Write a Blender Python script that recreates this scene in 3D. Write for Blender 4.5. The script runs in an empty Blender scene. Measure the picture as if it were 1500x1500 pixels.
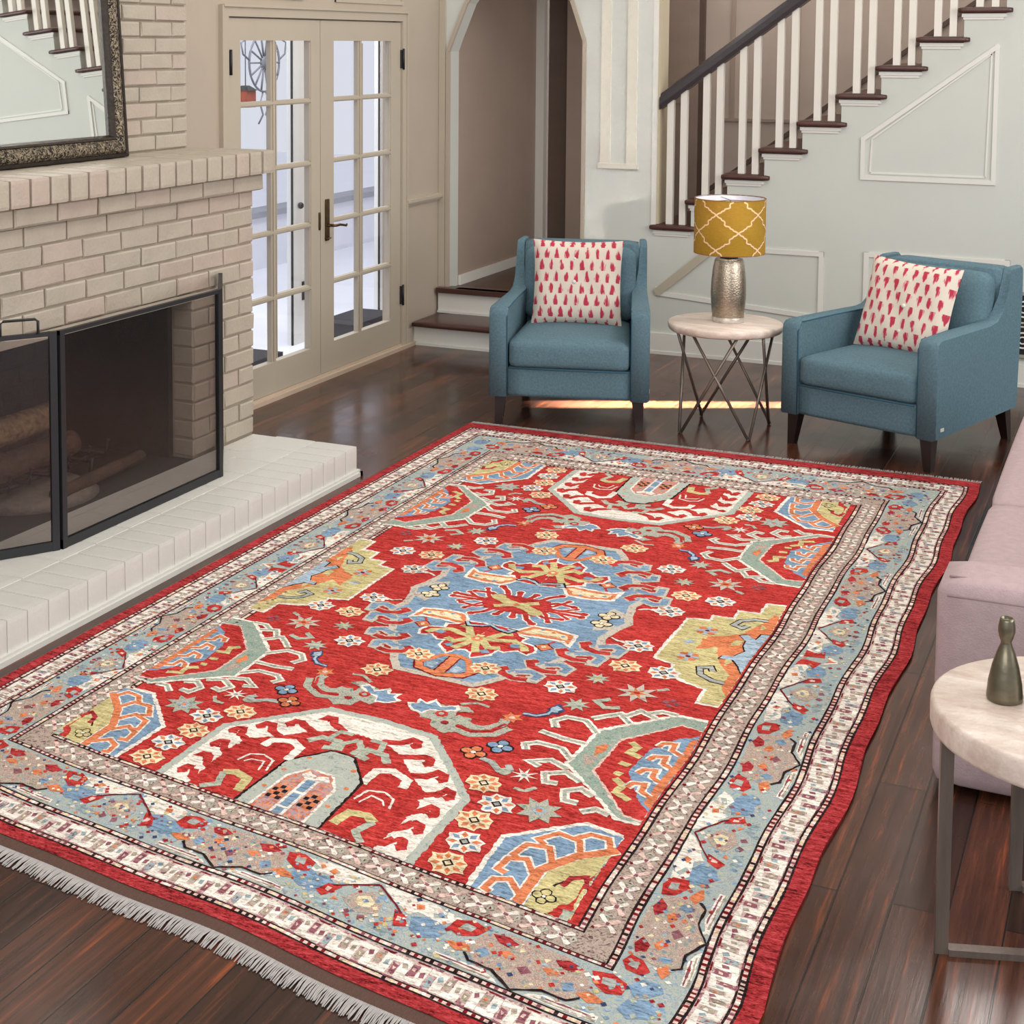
import bpy, bmesh, math, random
from mathutils import Vector, Matrix
from mathutils.geometry import tessellate_polygon
random.seed(7)
R = math.radians
S = bpy.context.scene
COL = S.collection
# ------------------------------------------------------------------ camera
f, cx, cy, yaw, pit, rol = 2290.593, 581.709, 251.678, -.455001, .08235569, -.00232238
cyw, syw, cp, sp = math.cos(yaw), math.sin(yaw), math.cos(pit), math.sin(pit)
rt = Vector((cyw, -syw, 0)); fw = Vector((syw*cp, cyw*cp, -sp)); dn = fw.cross(rt)
r2 = rt*math.cos(rol)+dn*math.sin(rol); d2 = -rt*math.sin(rol)+dn*math.cos(rol)
cd = bpy.data.cameras.new('camera'); cam = bpy.data.objects.new('camera', cd); COL.objects.link(cam)
M = Matrix.Identity(4)
for i in range(3):
    M[i][0] = r2[i]; M[i][1] = -d2[i]; M[i][2] = -fw[i]
M[2][3] = 1.9
cam.matrix_world = M
cd.sensor_width = 36; cd.lens = f/1500*36
cd.shift_x = (750-cx)/1500; cd.shift_y = -(750-cy)/1500
cd.clip_end = 200
S.camera = cam
# ------------------------------------------------------------------ light
w = bpy.data.worlds.new('world'); S.world = w; w.use_nodes = True
w.node_tree.nodes['Background'].inputs[0].default_value = (.86, .88, .96, 1)
w.node_tree.nodes['Background'].inputs[1].default_value = .95
S.view_settings.view_transform = 'Standard'; S.view_settings.look = 'None'
S.view_settings.exposure = -0.1; S.view_settings.gamma = 1
def area(name, loc, target, sx, sy, power, col=(1, 1, 1), spread=180):
    l = bpy.data.lights.new(name, 'AREA'); l.shape = 'RECTANGLE'; l.size = sx; l.size_y = sy
    l.energy = power; l.color = col; l.spread = R(spread)
    o = bpy.data.objects.new(name, l); COL.objects.link(o); o.location = loc
    o.rotation_euler = (Vector(target)-Vector(loc)).to_track_quat('-Z', 'Y').to_euler()
    return o
area('window_light_right', (3.6, 5.0, 2.6), (-2.2, 6.5, .8), 4.5, 2.6, 210, (1, .97, .93))
area('window_light_front', (-.6, -2.2, 3.1), (-1.8, 6.0, .3), 4.5, 2.4, 190, (1, .96, .92))
area('overhead_fill', (-1.4, 5.2, 4.25), (-1.4, 5.2, 0), 3.6, 4.6, 120, (1, .96, .9))  # soft overhead fill added for room and rug; no fixture there
area('stair_fill', (-.6, 9.8, 4.3), (-1.4, 9.9, 1), 2.4, .7, 90, (1, .95, .9))  # fill added above the stairwell to lift its dark wall
area('hall_fill', (-3.2, 10.15, 1.45), (-4.2, 10.15, 1.45), 1.3, 2.0, 5.5, (1, .93, .88))  # fill added out of sight behind the arch to brighten the hall
area('outside_fill', (-4.5, 8.6, 3.9), (-5.6, 9.0, .6), 2.5, .8, 170, (1, 1, 1))  # fill added near the eaves to brighten the storm door stiles
area('sun_streak_lamp', (.22, 9.17, .50), (-2.2, 7.975, 0), .15, .25, 42, (1, .92, .78), 1.2)  # narrow beam added in place of sun through an unbuilt window
for k, (z0, hh) in enumerate(((2.02, .56), (1.455, .46), (.94, .46))):
    area('sun_patch_lamp', (1.2, 2.2, z0+1.0), (-3.0, 9.23, z0), .40, hh, .22, (1, .97, .98), .5)  # beams added for the sun patch; the panes they suggest are not modelled
# ------------------------------------------------------------------ materials
def lin(c):
    return tuple((v/255/12.92 if v/255 <= .04045 else ((v/255+.055)/1.055)**2.4) for v in c)
MATS = {}
def nn(nt, t, **kw):
    n = nt.nodes.new(t)
    for k, v in kw.items():
        if hasattr(n, k): setattr(n, k, v)
    return n
def mat(name, rgb, rough=.6, var=.12, scale=(6, 6, 6), bump=0, bscale=60, metal=0, spec=.5, detail=4, rgb2=None, coat=0):
    if name in MATS: return MATS[name]
    m = bpy.data.materials.new(name); m.use_nodes = True; nt = m.node_tree; L = nt.links
    b = nt.nodes['Principled BSDF']; c = lin(rgb)
    b.inputs['Roughness'].default_value = rough; b.inputs['Metallic'].default_value = metal
    b.inputs['Specular IOR Level'].default_value = spec; b.inputs['Coat Weight'].default_value = coat
    tc = nn(nt, 'ShaderNodeTexCoord'); mp = nn(nt, 'ShaderNodeMapping'); mp.inputs['Scale'].default_value = scale
    L.new(tc.outputs['Object'], mp.inputs[0])
    no = nn(nt, 'ShaderNodeTexNoise'); no.inputs['Scale'].default_value = 1; no.inputs['Detail'].default_value = detail; no.inputs['Roughness'].default_value = .65
    L.new(mp.outputs[0], no.inputs['Vector'])
    cr = nn(nt, 'ShaderNodeValToRGB'); cr.color_ramp.elements[0].position = .3; cr.color_ramp.elements[1].position = .7
    c2 = lin(rgb2) if rgb2 else tuple(min(1, v*(1+var)) for v in c)
    c1 = c if rgb2 else tuple(v*(1-var) for v in c)
    cr.color_ramp.elements[0].color = (*c1, 1); cr.color_ramp.elements[1].color = (*c2, 1)
    L.new(no.outputs['Fac'], cr.inputs[0]); L.new(cr.outputs[0], b.inputs['Base Color'])
    if bump:
        n2 = nn(nt, 'ShaderNodeTexNoise'); n2.inputs['Scale'].default_value = bscale; n2.inputs['Detail'].default_value = 3
        L.new(tc.outputs['Object'], n2.inputs['Vector'])
        bp = nn(nt, 'ShaderNodeBump'); bp.inputs['Strength'].default_value = bump; bp.inputs['Distance'].default_value = .01
        L.new(n2.outputs['Fac'], bp.inputs['Height']); L.new(bp.outputs[0], b.inputs['Normal'])
    MATS[name] = m
    return m
def wool(name, rgb, var=.30):
    """hand-knotted pile: short weft-wise streaks of lighter and darker wool"""
    if name in MATS: return MATS[name]
    m = bpy.data.materials.new(name); m.use_nodes = True; nt = m.node_tree; L = nt.links
    b = nt.nodes['Principled BSDF']; b.inputs['Roughness'].default_value = .95; b.inputs['Specular IOR Level'].default_value = .1
    c = lin(rgb)
    tc = nn(nt, 'ShaderNodeTexCoord')
    def noise(sc, det):
        mp = nn(nt, 'ShaderNodeMapping'); mp.inputs['Scale'].default_value = sc
        L.new(tc.outputs['Object'], mp.inputs[0])
        no = nn(nt, 'ShaderNodeTexNoise'); no.inputs['Scale'].default_value = 1; no.inputs['Detail'].default_value = det; no.inputs['Roughness'].default_value = .7
        L.new(mp.outputs[0], no.inputs['Vector']); return no.outputs['Fac']
    a1 = noise((20, 85, 10), 4); a2 = noise((120, 260, 40), 2); d = noise((4, 9, 4), 2)
    av = nn(nt, 'ShaderNodeMath', operation='MULTIPLY_ADD'); L.new(a2, av.inputs[0]); av.inputs[1].default_value = .45
    am = nn(nt, 'ShaderNodeMath', operation='MULTIPLY'); L.new(a1, am.inputs[0]); am.inputs[1].default_value = .55; L.new(am.outputs[0], av.inputs[2])
    a = av.outputs[0]
    cr = nn(nt, 'ShaderNodeValToRGB'); e = cr.color_ramp.elements
    e[0].position = .38; e[1].position = .62
    e[0].color = (*[v*(1-var*1.8) for v in c], 1); e[1].color = (*[min(1, v*(1+var*.9)+.035) for v in c], 1)
    x = e.new(.5); x.color = (*c, 1)
    L.new(a, cr.inputs[0])
    mx = nn(nt, 'ShaderNodeMix'); mx.data_type = 'RGBA'; mx.blend_type = 'MULTIPLY'; mx.inputs['Factor'].default_value = 1
    c2 = nn(nt, 'ShaderNodeValToRGB'); c2.color_ramp.elements[0].position = .3; c2.color_ramp.elements[1].position = .7
    c2.color_ramp.elements[0].color = (.84, .82, .82, 1); c2.color_ramp.elements[1].color = (1.08, 1.08, 1.08, 1)
    L.new(d, c2.inputs[0]); L.new(cr.outputs[0], mx.inputs['A']); L.new(c2.outputs[0], mx.inputs['B'])
    L.new(mx.outputs['Result'], b.inputs['Base Color'])
    MATS[name] = m
    return m
def speckle(name, cols, scale=90, stretch=1.0):
    """wool with many small motifs: knots of several colours"""
    if name in MATS: return MATS[name]
    m = bpy.data.materials.new(name); m.use_nodes = True; nt = m.node_tree; L = nt.links
    b = nt.nodes['Principled BSDF']; b.inputs['Roughness'].default_value = .95; b.inputs['Specular IOR Level'].default_value = .1
    tc = nn(nt, 'ShaderNodeTexCoord')
    n1 = nn(nt, 'ShaderNodeTexNoise'); n1.inputs['Scale'].default_value = scale; n1.inputs['Detail'].default_value = 3; n1.inputs['Roughness'].default_value = .6
    n1.inputs['Distortion'].default_value = .6
    mp = nn(nt, 'ShaderNodeMapping'); mp.inputs['Scale'].default_value = (1, stretch, 1)
    L.new(tc.outputs['Object'], mp.inputs[0]); L.new(mp.outputs[0], n1.inputs['Vector'])
    cr = nn(nt, 'ShaderNodeValToRGB'); cr.color_ramp.interpolation = 'CONSTANT'; e = cr.color_ramp.elements
    n = len(cols); lo, hi = .30, .70
    while len(e) < n: e.new(.5)
    for i, c in enumerate(cols):
        e[i].position = 0 if i == 0 else lo+(hi-lo)*i/n
        e[i].color = (*lin(c), 1)
    L.new(n1.outputs['Fac'], cr.inputs[0])
    L.new(cr.outputs[0], b.inputs['Base Color'])
    MATS[name] = m
    return m
def glassmat(name, tint=(1, 1, 1), gloss=.06, rough=.0):
    if name in MATS: return MATS[name]
    m = bpy.data.materials.new(name); m.use_nodes = True; nt = m.node_tree; nt.nodes.clear()
    o = nn(nt, 'ShaderNodeOutputMaterial'); t = nn(nt, 'ShaderNodeBsdfTransparent'); g = nn(nt, 'ShaderNodeBsdfGlossy')
    t.inputs[0].default_value = (*tint, 1); g.inputs['Roughness'].default_value = rough
    mx = nn(nt, 'ShaderNodeMixShader'); mx.inputs[0].default_value = gloss
    nt.links.new(t.outputs[0], mx.inputs[1]); nt.links.new(g.outputs[0], mx.inputs[2]); nt.links.new(mx.outputs[0], o.inputs[0])
    MATS[name] = m
    return m
def floor_material():
    m = bpy.data.materials.new('dark_oak_planks'); m.use_nodes = True; nt = m.node_tree; L = nt.links
    b = nt.nodes['Principled BSDF']
    tc = nn(nt, 'ShaderNodeTexCoord'); sx = nn(nt, 'ShaderNodeSeparateXYZ'); cb = nn(nt, 'ShaderNodeCombineXYZ')
    L.new(tc.outputs['Object'], sx.inputs[0]); L.new(sx.outputs['Y'], cb.inputs['X']); L.new(sx.outputs['X'], cb.inputs['Y'])
    br = nn(nt, 'ShaderNodeTexBrick'); br.offset = .43; br.inputs['Scale'].default_value = 1
    br.inputs['Brick Width'].default_value = 1.35; br.inputs['Row Height'].default_value = .118
    br.inputs['Mortar Size'].default_value = .0022; br.inputs['Mortar Smooth'].default_value = .3; br.inputs['Bias'].default_value = -.1
    br.inputs['Color1'].default_value = (*lin((56, 35, 27)), 1); br.inputs['Color2'].default_value = (*lin((92, 53, 35)), 1)
    br.inputs['Mortar'].default_value = (*lin((22, 15, 12)), 1)
    L.new(cb.outputs[0], br.inputs['Vector'])
    mp = nn(nt, 'ShaderNodeMapping'); mp.inputs['Scale'].default_value = (2.2, 46, 1); L.new(cb.outputs[0], mp.inputs[0])
    no = nn(nt, 'ShaderNodeTexNoise'); no.inputs['Scale'].default_value = 1; no.inputs['Detail'].default_value = 5; no.inputs['Roughness'].default_value = .65
    L.new(mp.outputs[0], no.inputs['Vector'])
    cr = nn(nt, 'ShaderNodeValToRGB'); e = cr.color_ramp.elements
    e[0].position = .34; e[0].color = (.42, .40, .40, 1); e[1].position = .58; e[1].color = (1.05, 1, 1, 1)
    x = e.new(.70); x.color = (3.0, 1.95, 1.1, 1)
    L.new(no.outputs['Fac'], cr.inputs[0])
    mx = nn(nt, 'ShaderNodeMix'); mx.data_type = 'RGBA'; mx.blend_type = 'MULTIPLY'; mx.inputs['Factor'].default_value = 1
    L.new(br.outputs['Color'], mx.inputs['A']); L.new(cr.outputs[0], mx.inputs['B']); L.new(mx.outputs['Result'], b.inputs['Base Color'])
    n2 = nn(nt, 'ShaderNodeTexNoise'); n2.inputs['Scale'].default_value = 3.2; n2.inputs['Detail'].default_value = 4
    L.new(tc.outputs['Object'], n2.inputs['Vector'])
    mr = nn(nt, 'ShaderNodeMapRange'); mr.inputs[1].default_value = .3; mr.inputs[2].default_value = .7; mr.inputs[3].default_value = .12; mr.inputs[4].default_value = .28
    L.new(n2.outputs['Fac'], mr.inputs[0]); L.new(mr.outputs[0], b.inputs['Roughness'])
    ad = nn(nt, 'ShaderNodeMath', operation='MULTIPLY'); ad.inputs[1].default_value = .25; L.new(no.outputs['Fac'], ad.inputs[0])
    sb = nn(nt, 'ShaderNodeMath', operation='SUBTRACT'); L.new(ad.outputs[0], sb.inputs[0]); L.new(br.outputs['Fac'], sb.inputs[1])
    bp = nn(nt, 'ShaderNodeBump'); bp.inputs['Strength'].default_value = .45; bp.inputs['Distance'].default_value = .003
    L.new(sb.outputs[0], bp.inputs['Height']); L.new(bp.outputs[0], b.inputs['Normal'])
    b.inputs['Specular IOR Level'].default_value = .42
    return m
W_WHITE = mat('white_wall_paint', (198, 201, 194), .55, .02, (2, 2, 2), .03, 90)
W_TRIM = mat('white_trim_paint', (216, 215, 208), .4, .02, (3, 3, 3))
W_SHADED_WALL = mat('shaded_white_wall_paint', (176, 163, 147), .5, .04, (2, 2, 2), .03, 90)  # white paint darkened to greige: the wall's shade is in the colour
W_DOOR = mat('shaded_white_door_paint', (180, 169, 152), .4, .03, (3, 3, 3))  # white door paint with its shade mixed into the tone
W_TAUPE = mat('taupe_hall_paint', (158, 140, 127), .6, .05, (2, 2, 3), .03, 60)
W_BROWN = mat('brown_door_paint', (88, 70, 60), .5, .08, (3, 3, 12))
BRICK = mat('painted_brick', (172, 162, 147), .5, .06, (9, 9, 9), .25, 70)
BRICK2 = mat('painted_brick_pinkish', (176, 161, 148), .5, .06, (9, 9, 9), .25, 70)
MORTAR = mat('painted_mortar', (160, 149, 132), .7, .06, (9, 9, 9), .2, 90)
HEARTH = mat('white_hearth_paint', (208, 206, 199), .35, .03, (7, 7, 7), .12, 50)
SOOT = mat('sooty_firebrick', (46, 39, 36), .85, .3, (9, 9, 9), .3, 60)
BLACK = mat('black_iron', (30, 30, 33), .5, .15, (20, 20, 20), .05, 120)
WOODD = mat('dark_stained_wood', (70, 40, 34), .3, .2, (3, 3, 40), .04, 60)
RAILW = mat('near_black_rail', (52, 46, 50), .28, .15, (3, 30, 30))
LEGW = mat('espresso_wood', (34, 23, 21), .35, .2, (30, 30, 4))
BRONZE = mat('aged_bronze', (92, 72, 44), .35, .25, (30, 30, 30), 0, 60, .9)
# ------------------------------------------------------------------ mesh helpers
class MB:
    """collects shapes and links them as ONE mesh object"""
    def __init__(self): self.v = []; self.f = []; self.mi = []; self.sm = []
    def add(self, vs, fs, mi=0, smooth=False):
        o = len(self.v); self.v += [tuple(x) for x in vs]
        for q in fs: self.f.append(tuple(o+i for i in q)); self.mi.append(mi); self.sm.append(smooth)
    def box(self, a, b, mi=0):
        (x0, y0, z0), (x1, y1, z1) = [min(p, q) for p, q in zip(a, b)], [max(p, q) for p, q in zip(a, b)]
        self.add([(x0, y0, z0), (x1, y0, z0), (x1, y1, z0), (x0, y1, z0), (x0, y0, z1), (x1, y0, z1), (x1, y1, z1), (x0, y1, z1)],
                 [(0, 3, 2, 1), (4, 5, 6, 7), (0, 1, 5, 4), (1, 2, 6, 5), (2, 3, 7, 6), (3, 0, 4, 7)], mi)
    def prism(self, poly, axis, a, b, mi=0):
        """poly: 2-D outline; extruded along axis (0, 1, 2) from a to b"""
        def P(p, t):
            q = list(p); q.insert(axis, t); return tuple(q)
        n = len(poly); vs = [P(p, a) for p in poly]+[P(p, b) for p in poly]
        tri = tessellate_polygon([[Vector((p[0], p[1], 0)) for p in poly]])
        area2 = sum(poly[i][0]*poly[(i+1) % n][1]-poly[(i+1) % n][0]*poly[i][1] for i in range(n))
        fs = []
        for t in tri: fs += [tuple(t), tuple(i+n for i in reversed(t))]
        fs += [(i, (i+1) % n, (i+1) % n+n, i+n) for i in range(n)]
        self.add(vs, fs, mi)
    def rbox(self, c, s, r, n=6, mi=0, bulge=(0, 0, 0), rot=None, smooth=True):
        """rounded box centred at c of full size s; bulge puffs each axis outward"""
        bm = bmesh.new(); bmesh.ops.create_cube(bm, size=2); bmesh.ops.subdivide_edges(bm, edges=bm.edges[:], cuts=n, use_grid_fill=True)
        h = [x/2 for x in s]; vs = []
        for v in bm.verts:
            u = [max(-1, min(1, q)) for q in v.co]
            # push grid lines towards the rim so the rounding gets enough faces
            u = [math.copysign(abs(q)**.6, q) for q in u]
            p = [q*hh for q, hh in zip(u, h)]
            inn = Vector([max(-(hh-r), min(hh-r, q)) for q, hh in zip(p, h)])
            d = Vector(p)-inn
            p = inn+d.normalized()*r if d.length > 1e-9 else inn
            for k in range(3):
                o1, o2 = [j for j in range(3) if j != k]
                p[k] += bulge[k]*u[k]*(1-u[o1]**2)*(1-u[o2]**2)
            if rot is not None: p = rot @ p
            vs.append(p+Vector(c))
        bm.verts.index_update()
        fs = [tuple(v.index for v in q.verts) for q in bm.faces]
        bm.free(); self.add(vs, fs, mi, smooth)
    def lathe(self, prof, c=(0, 0, 0), n=32, mi=0, cap=True, smooth=True):
        vs = []; fs = []
        for r, z in prof:
            for k in range(n):
                a = 2*math.pi*k/n; vs.append((c[0]+r*math.cos(a), c[1]+r*math.sin(a), c[2]+z))
        m = len(prof)
        for i in range(m-1):
            for k in range(n): fs.append((i*n+k, i*n+(k+1) % n, (i+1)*n+(k+1) % n, (i+1)*n+k))
        self.add(vs, fs, mi, smooth)
        if cap:
            o = len(self.v)-len(vs)
            for i, rev in ((0, True), (m-1, False)):
                if prof[i][0] > 1e-5:
                    q = [o+i*n+k for k in range(n)]; self.f.append(tuple(reversed(q) if rev else q)); self.mi.append(mi); self.sm.append(False)
    def tube(self, pts, r, n=10, mi=0, r2=None, closed=False):
        pts = [Vector(p) for p in pts]; m = len(pts); vs = []; fs = []
        for i, p in enumerate(pts):
            if closed: t = pts[(i+1) % m]-pts[i-1]
            else: t = pts[min(i+1, m-1)]-pts[max(i-1, 0)]
            t.normalize(); up = Vector((0, 0, 1)) if abs(t.z) < .9 else Vector((1, 0, 0))
            a = t.cross(up).normalized(); b = t.cross(a)
            rr = r if r2 is None else r+(r2-r)*i/(m-1)
            for k in range(n):
                g = 2*math.pi*k/n; vs.append(p+a*rr*math.cos(g)+b*rr*math.sin(g))
        for i in range(m if closed else m-1):
            j = (i+1) % m
            for k in range(n): fs.append((i*n+k, i*n+(k+1) % n, j*n+(k+1) % n, j*n+k))
        if not closed: fs += [tuple(range(n)), tuple((m-1)*n+k for k in range(n))]
        self.add(vs, fs, mi, True)
    def taper(self, c0, s0, c1, s1, mi=0):
        """square post from centre c0 (half size s0) to c1 (half size s1)"""
        vs = [(c[0]+dx*s, c[1]+dy*s, c[2]) for c, s in ((c0, s0), (c1, s1)) for dx, dy in ((-1, -1), (1, -1), (1, 1), (-1, 1))]
        self.add(vs, [(3, 2, 1, 0), (4, 5, 6, 7), (0, 1, 5, 4), (1, 2, 6, 5), (2, 3, 7, 6), (3, 0, 4, 7)], mi)
    def sweep(self, poly, path, mi=0):
        """a moulding: small square bead of half-size along straight runs"""
        for p, q in zip(path, path[1:]): self.bar(p, q, poly, mi)
    def bar(self, p, q, sz, mi=0, ext=0):
        """rectangular bar p to q; sz = (half width across, half depth along normal axis vector)"""
        p, q = Vector(p), Vector(q); t = (q-p).normalized(); hw, hd, nv = sz; nv = Vector(nv); a = t.cross(nv).normalized()
        p = p-t*ext; q = q+t*ext
        vs = [e+a*hw*s1+nv*hd*s2 for e in (p, q) for s1, s2 in ((-1, -1), (1, -1), (1, 1), (-1, 1))]
        self.add(vs, [(3, 2, 1, 0), (4, 5, 6, 7), (0, 1, 5, 4), (1, 2, 6, 5), (2, 3, 7, 6), (3, 0, 4, 7)], mi)
    def brick(self, o, u, n, w, h, d, mi=0, c=.005):
        """one brick face block: o lower-left on the wall plane, u along, n outward, chamfered front"""
        o, u, n = Vector(o), Vector(u), Vector(n); z = Vector((0, 0, 1))
        bk = [o, o+u*w, o+u*w+z*h, o+z*h]
        md = [p+n*(d-c) for p in bk]
        fr = [o+u*c+z*c, o+u*(w-c)+z*c, o+u*(w-c)+z*(h-c), o+u*c+z*(h-c)]; J = lambda: random.uniform(-.003, .003)
        fr = [p+n*(d+random.uniform(-.0015, .0015))+u*J()+z*J() for p in fr]
        fs = []
        for i in range(4):
            j = (i+1) % 4; fs += [(i, j, 4+j, 4+i), (4+i, 4+j, 8+j, 8+i)]
        fs.append((8, 9, 10, 11))
        self.add(bk+md+fr, fs, mi)
    def build(self, name, mats, parent=None, fix=True):
        me = bpy.data.meshes.new(name); me.from_pydata(self.v, [], self.f)
        for m in (mats if isinstance(mats, (list, tuple)) else [mats]): me.materials.append(m)
        me.polygons.foreach_set('material_index', self.mi); me.polygons.foreach_set('use_smooth', self.sm)
        if fix:
            bm = bmesh.new(); bm.from_mesh(me); bmesh.ops.recalc_face_normals(bm, faces=bm.faces[:]); bm.to_mesh(me); bm.free()
        me.update()
        o = bpy.data.objects.new(name, me); COL.objects.link(o)
        if parent: o.parent = parent
        return o
def tag(o, label=None, cat=None, group=None, kind=None):
    for k, v in (('label', label), ('category', cat), ('group', group), ('kind', kind)):
        if v: o[k] = v
    return o
def empty(name, loc=(0, 0, 0), rz=0):
    o = bpy.data.objects.new(name, None); COL.objects.link(o); o.location = loc; o.rotation_euler = (0, 0, rz); o.empty_display_size = .1
    return o
def struct(o, label=None, cat=None):
    o['kind'] = 'structure'; return tag(o, label, cat)
def copy_tree(o, parent=None):
    c = o.copy(); COL.objects.link(c)
    if parent: c.parent = parent
    for ch in [x for x in bpy.data.objects if x.parent == o]: copy_tree(ch, c)
    return c
# ------------------------------------------------------------------ room shell
XW, YW, YT, TOP = -4.209, 9.23, 9.40, 4.4
b = MB(); b.box((-4.33, -1.5, -.06), (3.4, YW+.02, 0)); struct(b.build('floor', floor_material()), 'dark glossy oak plank floor of the living room', 'floor')
b = MB(); b.box((-4.33, 0, TOP), (3.0, 11.0, TOP+.08)); struct(b.build('ceiling', W_WHITE), 'white ceiling', 'ceiling')
b = MB()
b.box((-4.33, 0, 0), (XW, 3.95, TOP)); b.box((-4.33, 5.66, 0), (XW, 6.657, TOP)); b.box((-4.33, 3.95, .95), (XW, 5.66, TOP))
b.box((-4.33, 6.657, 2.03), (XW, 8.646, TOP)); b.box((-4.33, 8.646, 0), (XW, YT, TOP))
struct(b.build('wall_left', W_SHADED_WALL), 'white wall, shade toned into its paint, with the white paned french doors', 'wall')
# back wall: tall left of the stairs, stepped along them, with a clipped arch
TX = lambda k: -2.79+.2185*k
TZ = lambda k: .80+.1632*k
poly = [(XW, 0), (-4.150, 0), (-4.150, 1.846), (-4.118, 1.93), (-4.026, 2.152), (-3.95, 2.25), (-3.82, 2.32), (-3.60, 2.34), (-3.46, 2.30), (-3.38, 2.24), (-3.311, 2.167), (-3.224, 1.914), (-3.224, 0), (2.9, 0), (2.9, TZ(22))]
for k in range(22, -1, -1):
    zt = TZ(k)-.036
    if k == 22: poly[-1] = (2.9, zt)
    poly.append((TX(k)+.035, zt))
    if k > 0: poly.append((TX(k)+.035, TZ(k-1)-.036))
poly[-1] = (-2.755, TZ(0)-.036)
poly += [(-2.755, TOP), (XW, TOP)]
b = MB(); b.prism(poly, 1, YW, YT)
struct(b.build('wall_back', W_WHITE), 'white panelled wall under the stairs with the arched opening', 'wall')
# stairwell and hall behind
b = MB(); b.box((-3.18, 10.32, 0), (2.9, 10.42, TOP)); struct(b.build('wall_stairwell', mat('stairwell_paint', (182, 166, 154), .6, .06, (2, 2, 3))), 'taupe wall behind the balusters', 'wall')
b = MB(); b.box((-4.27, YT, 0), (-4.150, 10.86, 2.6)); struct(b.build('wall_hall_left', W_TAUPE), 'taupe hall wall seen through the arch', 'wall')
b = MB(); b.box((-4.27, 11.3, 0), (-3.0, 11.4, 2.6)); b.box((-3.93, 10.86, .31), (-3.06, 11.0, 2.6)); struct(b.build('wall_hall_end', W_TAUPE), 'grey taupe end wall of the hall', 'wall')
b = MB(); b.box((-3.18, YT, .3), (-3.06, 11.3, 2.6)); struct(b.build('wall_hall_right', W_TAUPE))
b = MB(); b.box((-4.27, YT, 2.55), (-3.06, 11.4, 2.62)); struct(b.build('ceiling_hall', W_TAUPE))
b = MB(); b.box((-4.149, 9.20, .20), (-3.226, 9.45, .30)); b.box((-4.149, 9.41, .19), (-2.76, 11.3, .299)); struct(b.build('floor_hall', mat('hall_oak', (74, 52, 40), .4, .25, (5, 40, 5), .05, 60)), 'dark oak hall floor beyond the arch', 'floor')
b = MB(); b.box((-3.06, YT, .20), (2.9, 10.32, .29)); struct(b.build('floor_stairwell', WOODD))
b = MB(); b.box((-4.149, 10.80, .30), (-4.085, 10.86, 2.5)); struct(b.build('trim_1', W_TRIM), 'white door casing at the end of the hall', 'trim')
b = MB(); b.box((-4.085, 10.9, .30), (-3.935, 10.94, 2.45)); struct(b.build('door_3', W_BROWN), 'dark brown hall door beyond the arch', 'door')
b = MB(); b.box((-4.1499, 9.41, .30), (-4.134, 10.79, .365)); struct(b.build('baseboard_hall', W_TRIM), 'white baseboard along the hall wall', 'baseboard')
d = MB(); d.box((-3.06, 10.27, .30), (-2.79, 10.315, 2.3)); d.box((-3.0, 10.262, 1.5), (-2.85, 10.27, 2.15)); d.box((-3.0, 10.262, .45), (-2.85, 10.27, 1.2))
dd = struct(d.build('door_4', mat('grey_brown_door', (150, 132, 120), .5, .06, (3, 3, 9))), 'narrow grey-brown door behind the lowest balusters', 'door')
k = MB(); k.lathe([(.0, 0), (.022, .004), (.026, .02), (.018, .036), (.009, .042), (.009, .062)], (0, 0, 0), 16)
kk = k.build('knob', BLACK, dd); kk.rotation_euler = (R(-90), 0, 0); kk.location = (-2.975, 10.208, 1.31)
k = MB(); k.lathe([(.0, 0), (.016, .003), (.016, .02), (.006, .024), (.006, .05)], (0, 0, 0), 14)
kk = k.build('lock', BLACK, dd); kk.rotation_euler = (R(-90), 0, 0); kk.location = (-2.962, 10.215, 1.235)
b = MB(); b.box((-2.79, 10.28, .3), (-2.755, 10.319, 2.33)); struct(b.build('trim_2', W_BROWN))
# mouldings (each run a bead of its own)
def frame(name, pts, nv, X, wd=.012, dp=.009, m=W_TRIM, closed=True, lab=None, two=True):
    b = MB(); P = [Vector(p) for p in pts]
    seg = list(zip(P, P[1:]+P[:1])) if closed else list(zip(P, P[1:]))
    nv = Vector(nv)
    c = sum(P, Vector())/len(P)
    for i, (p, q) in enumerate(seg):
        b.bar(p+nv*dp*.5, q+nv*dp*.5, (wd, dp*(.5+.03*i), nv), ext=wd)
        if two:
            pi, qi = p+(c-p).normalized()*.05, q+(c-q).normalized()*.05
            b.bar(pi+nv*dp*.3, qi+nv*dp*.3, (wd*.4, dp*.3, nv), ext=0)
    o = b.build(name, m); return struct(o, lab, 'trim' if lab else None)
yb = lambda x, z: (x, YW, z)
frame('trim_3', [yb(-1.535, 1.133), yb(-.828, 1.131), yb(-.828, 1.887), yb(-1.535, 1.355)], (0, -1, 0), 0, lab='slanted panel moulding under the stairs')
frame('trim_4', [yb(-.62, 1.80), yb(.60, 1.80), yb(.60, 2.92), yb(-.62, 2.02)], (0, -1, 0), 0)
frame('trim_5', [yb(-2.735, .40), yb(-2.735, .375), yb(-1.755, .30), yb(-1.755, .675), yb(-2.40, .675)], (0, -1, 0), 0, wd=.014, lab='wall panel moulding with a slanted corner behind the lamp', two=False)
frame('trim_6', [yb(-1.50, .28), yb(-.74, .28), yb(-.74, .69), yb(-1.50, .69)], (0, -1, 0), 0, wd=.014, lab='wall panel moulding behind the right armchair', two=False)
b = MB(); b.bar((-2.745, YW-.008, .375), (-2.40, YW-.008, .668), (.024, .008, (0, -1, 0))); struct(b.build('trim_20', mat('beige_strip', (176, 168, 150), .5, .03)), 'beige slanted strip on the wall behind the lamp', 'trim')
b = MB()
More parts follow.
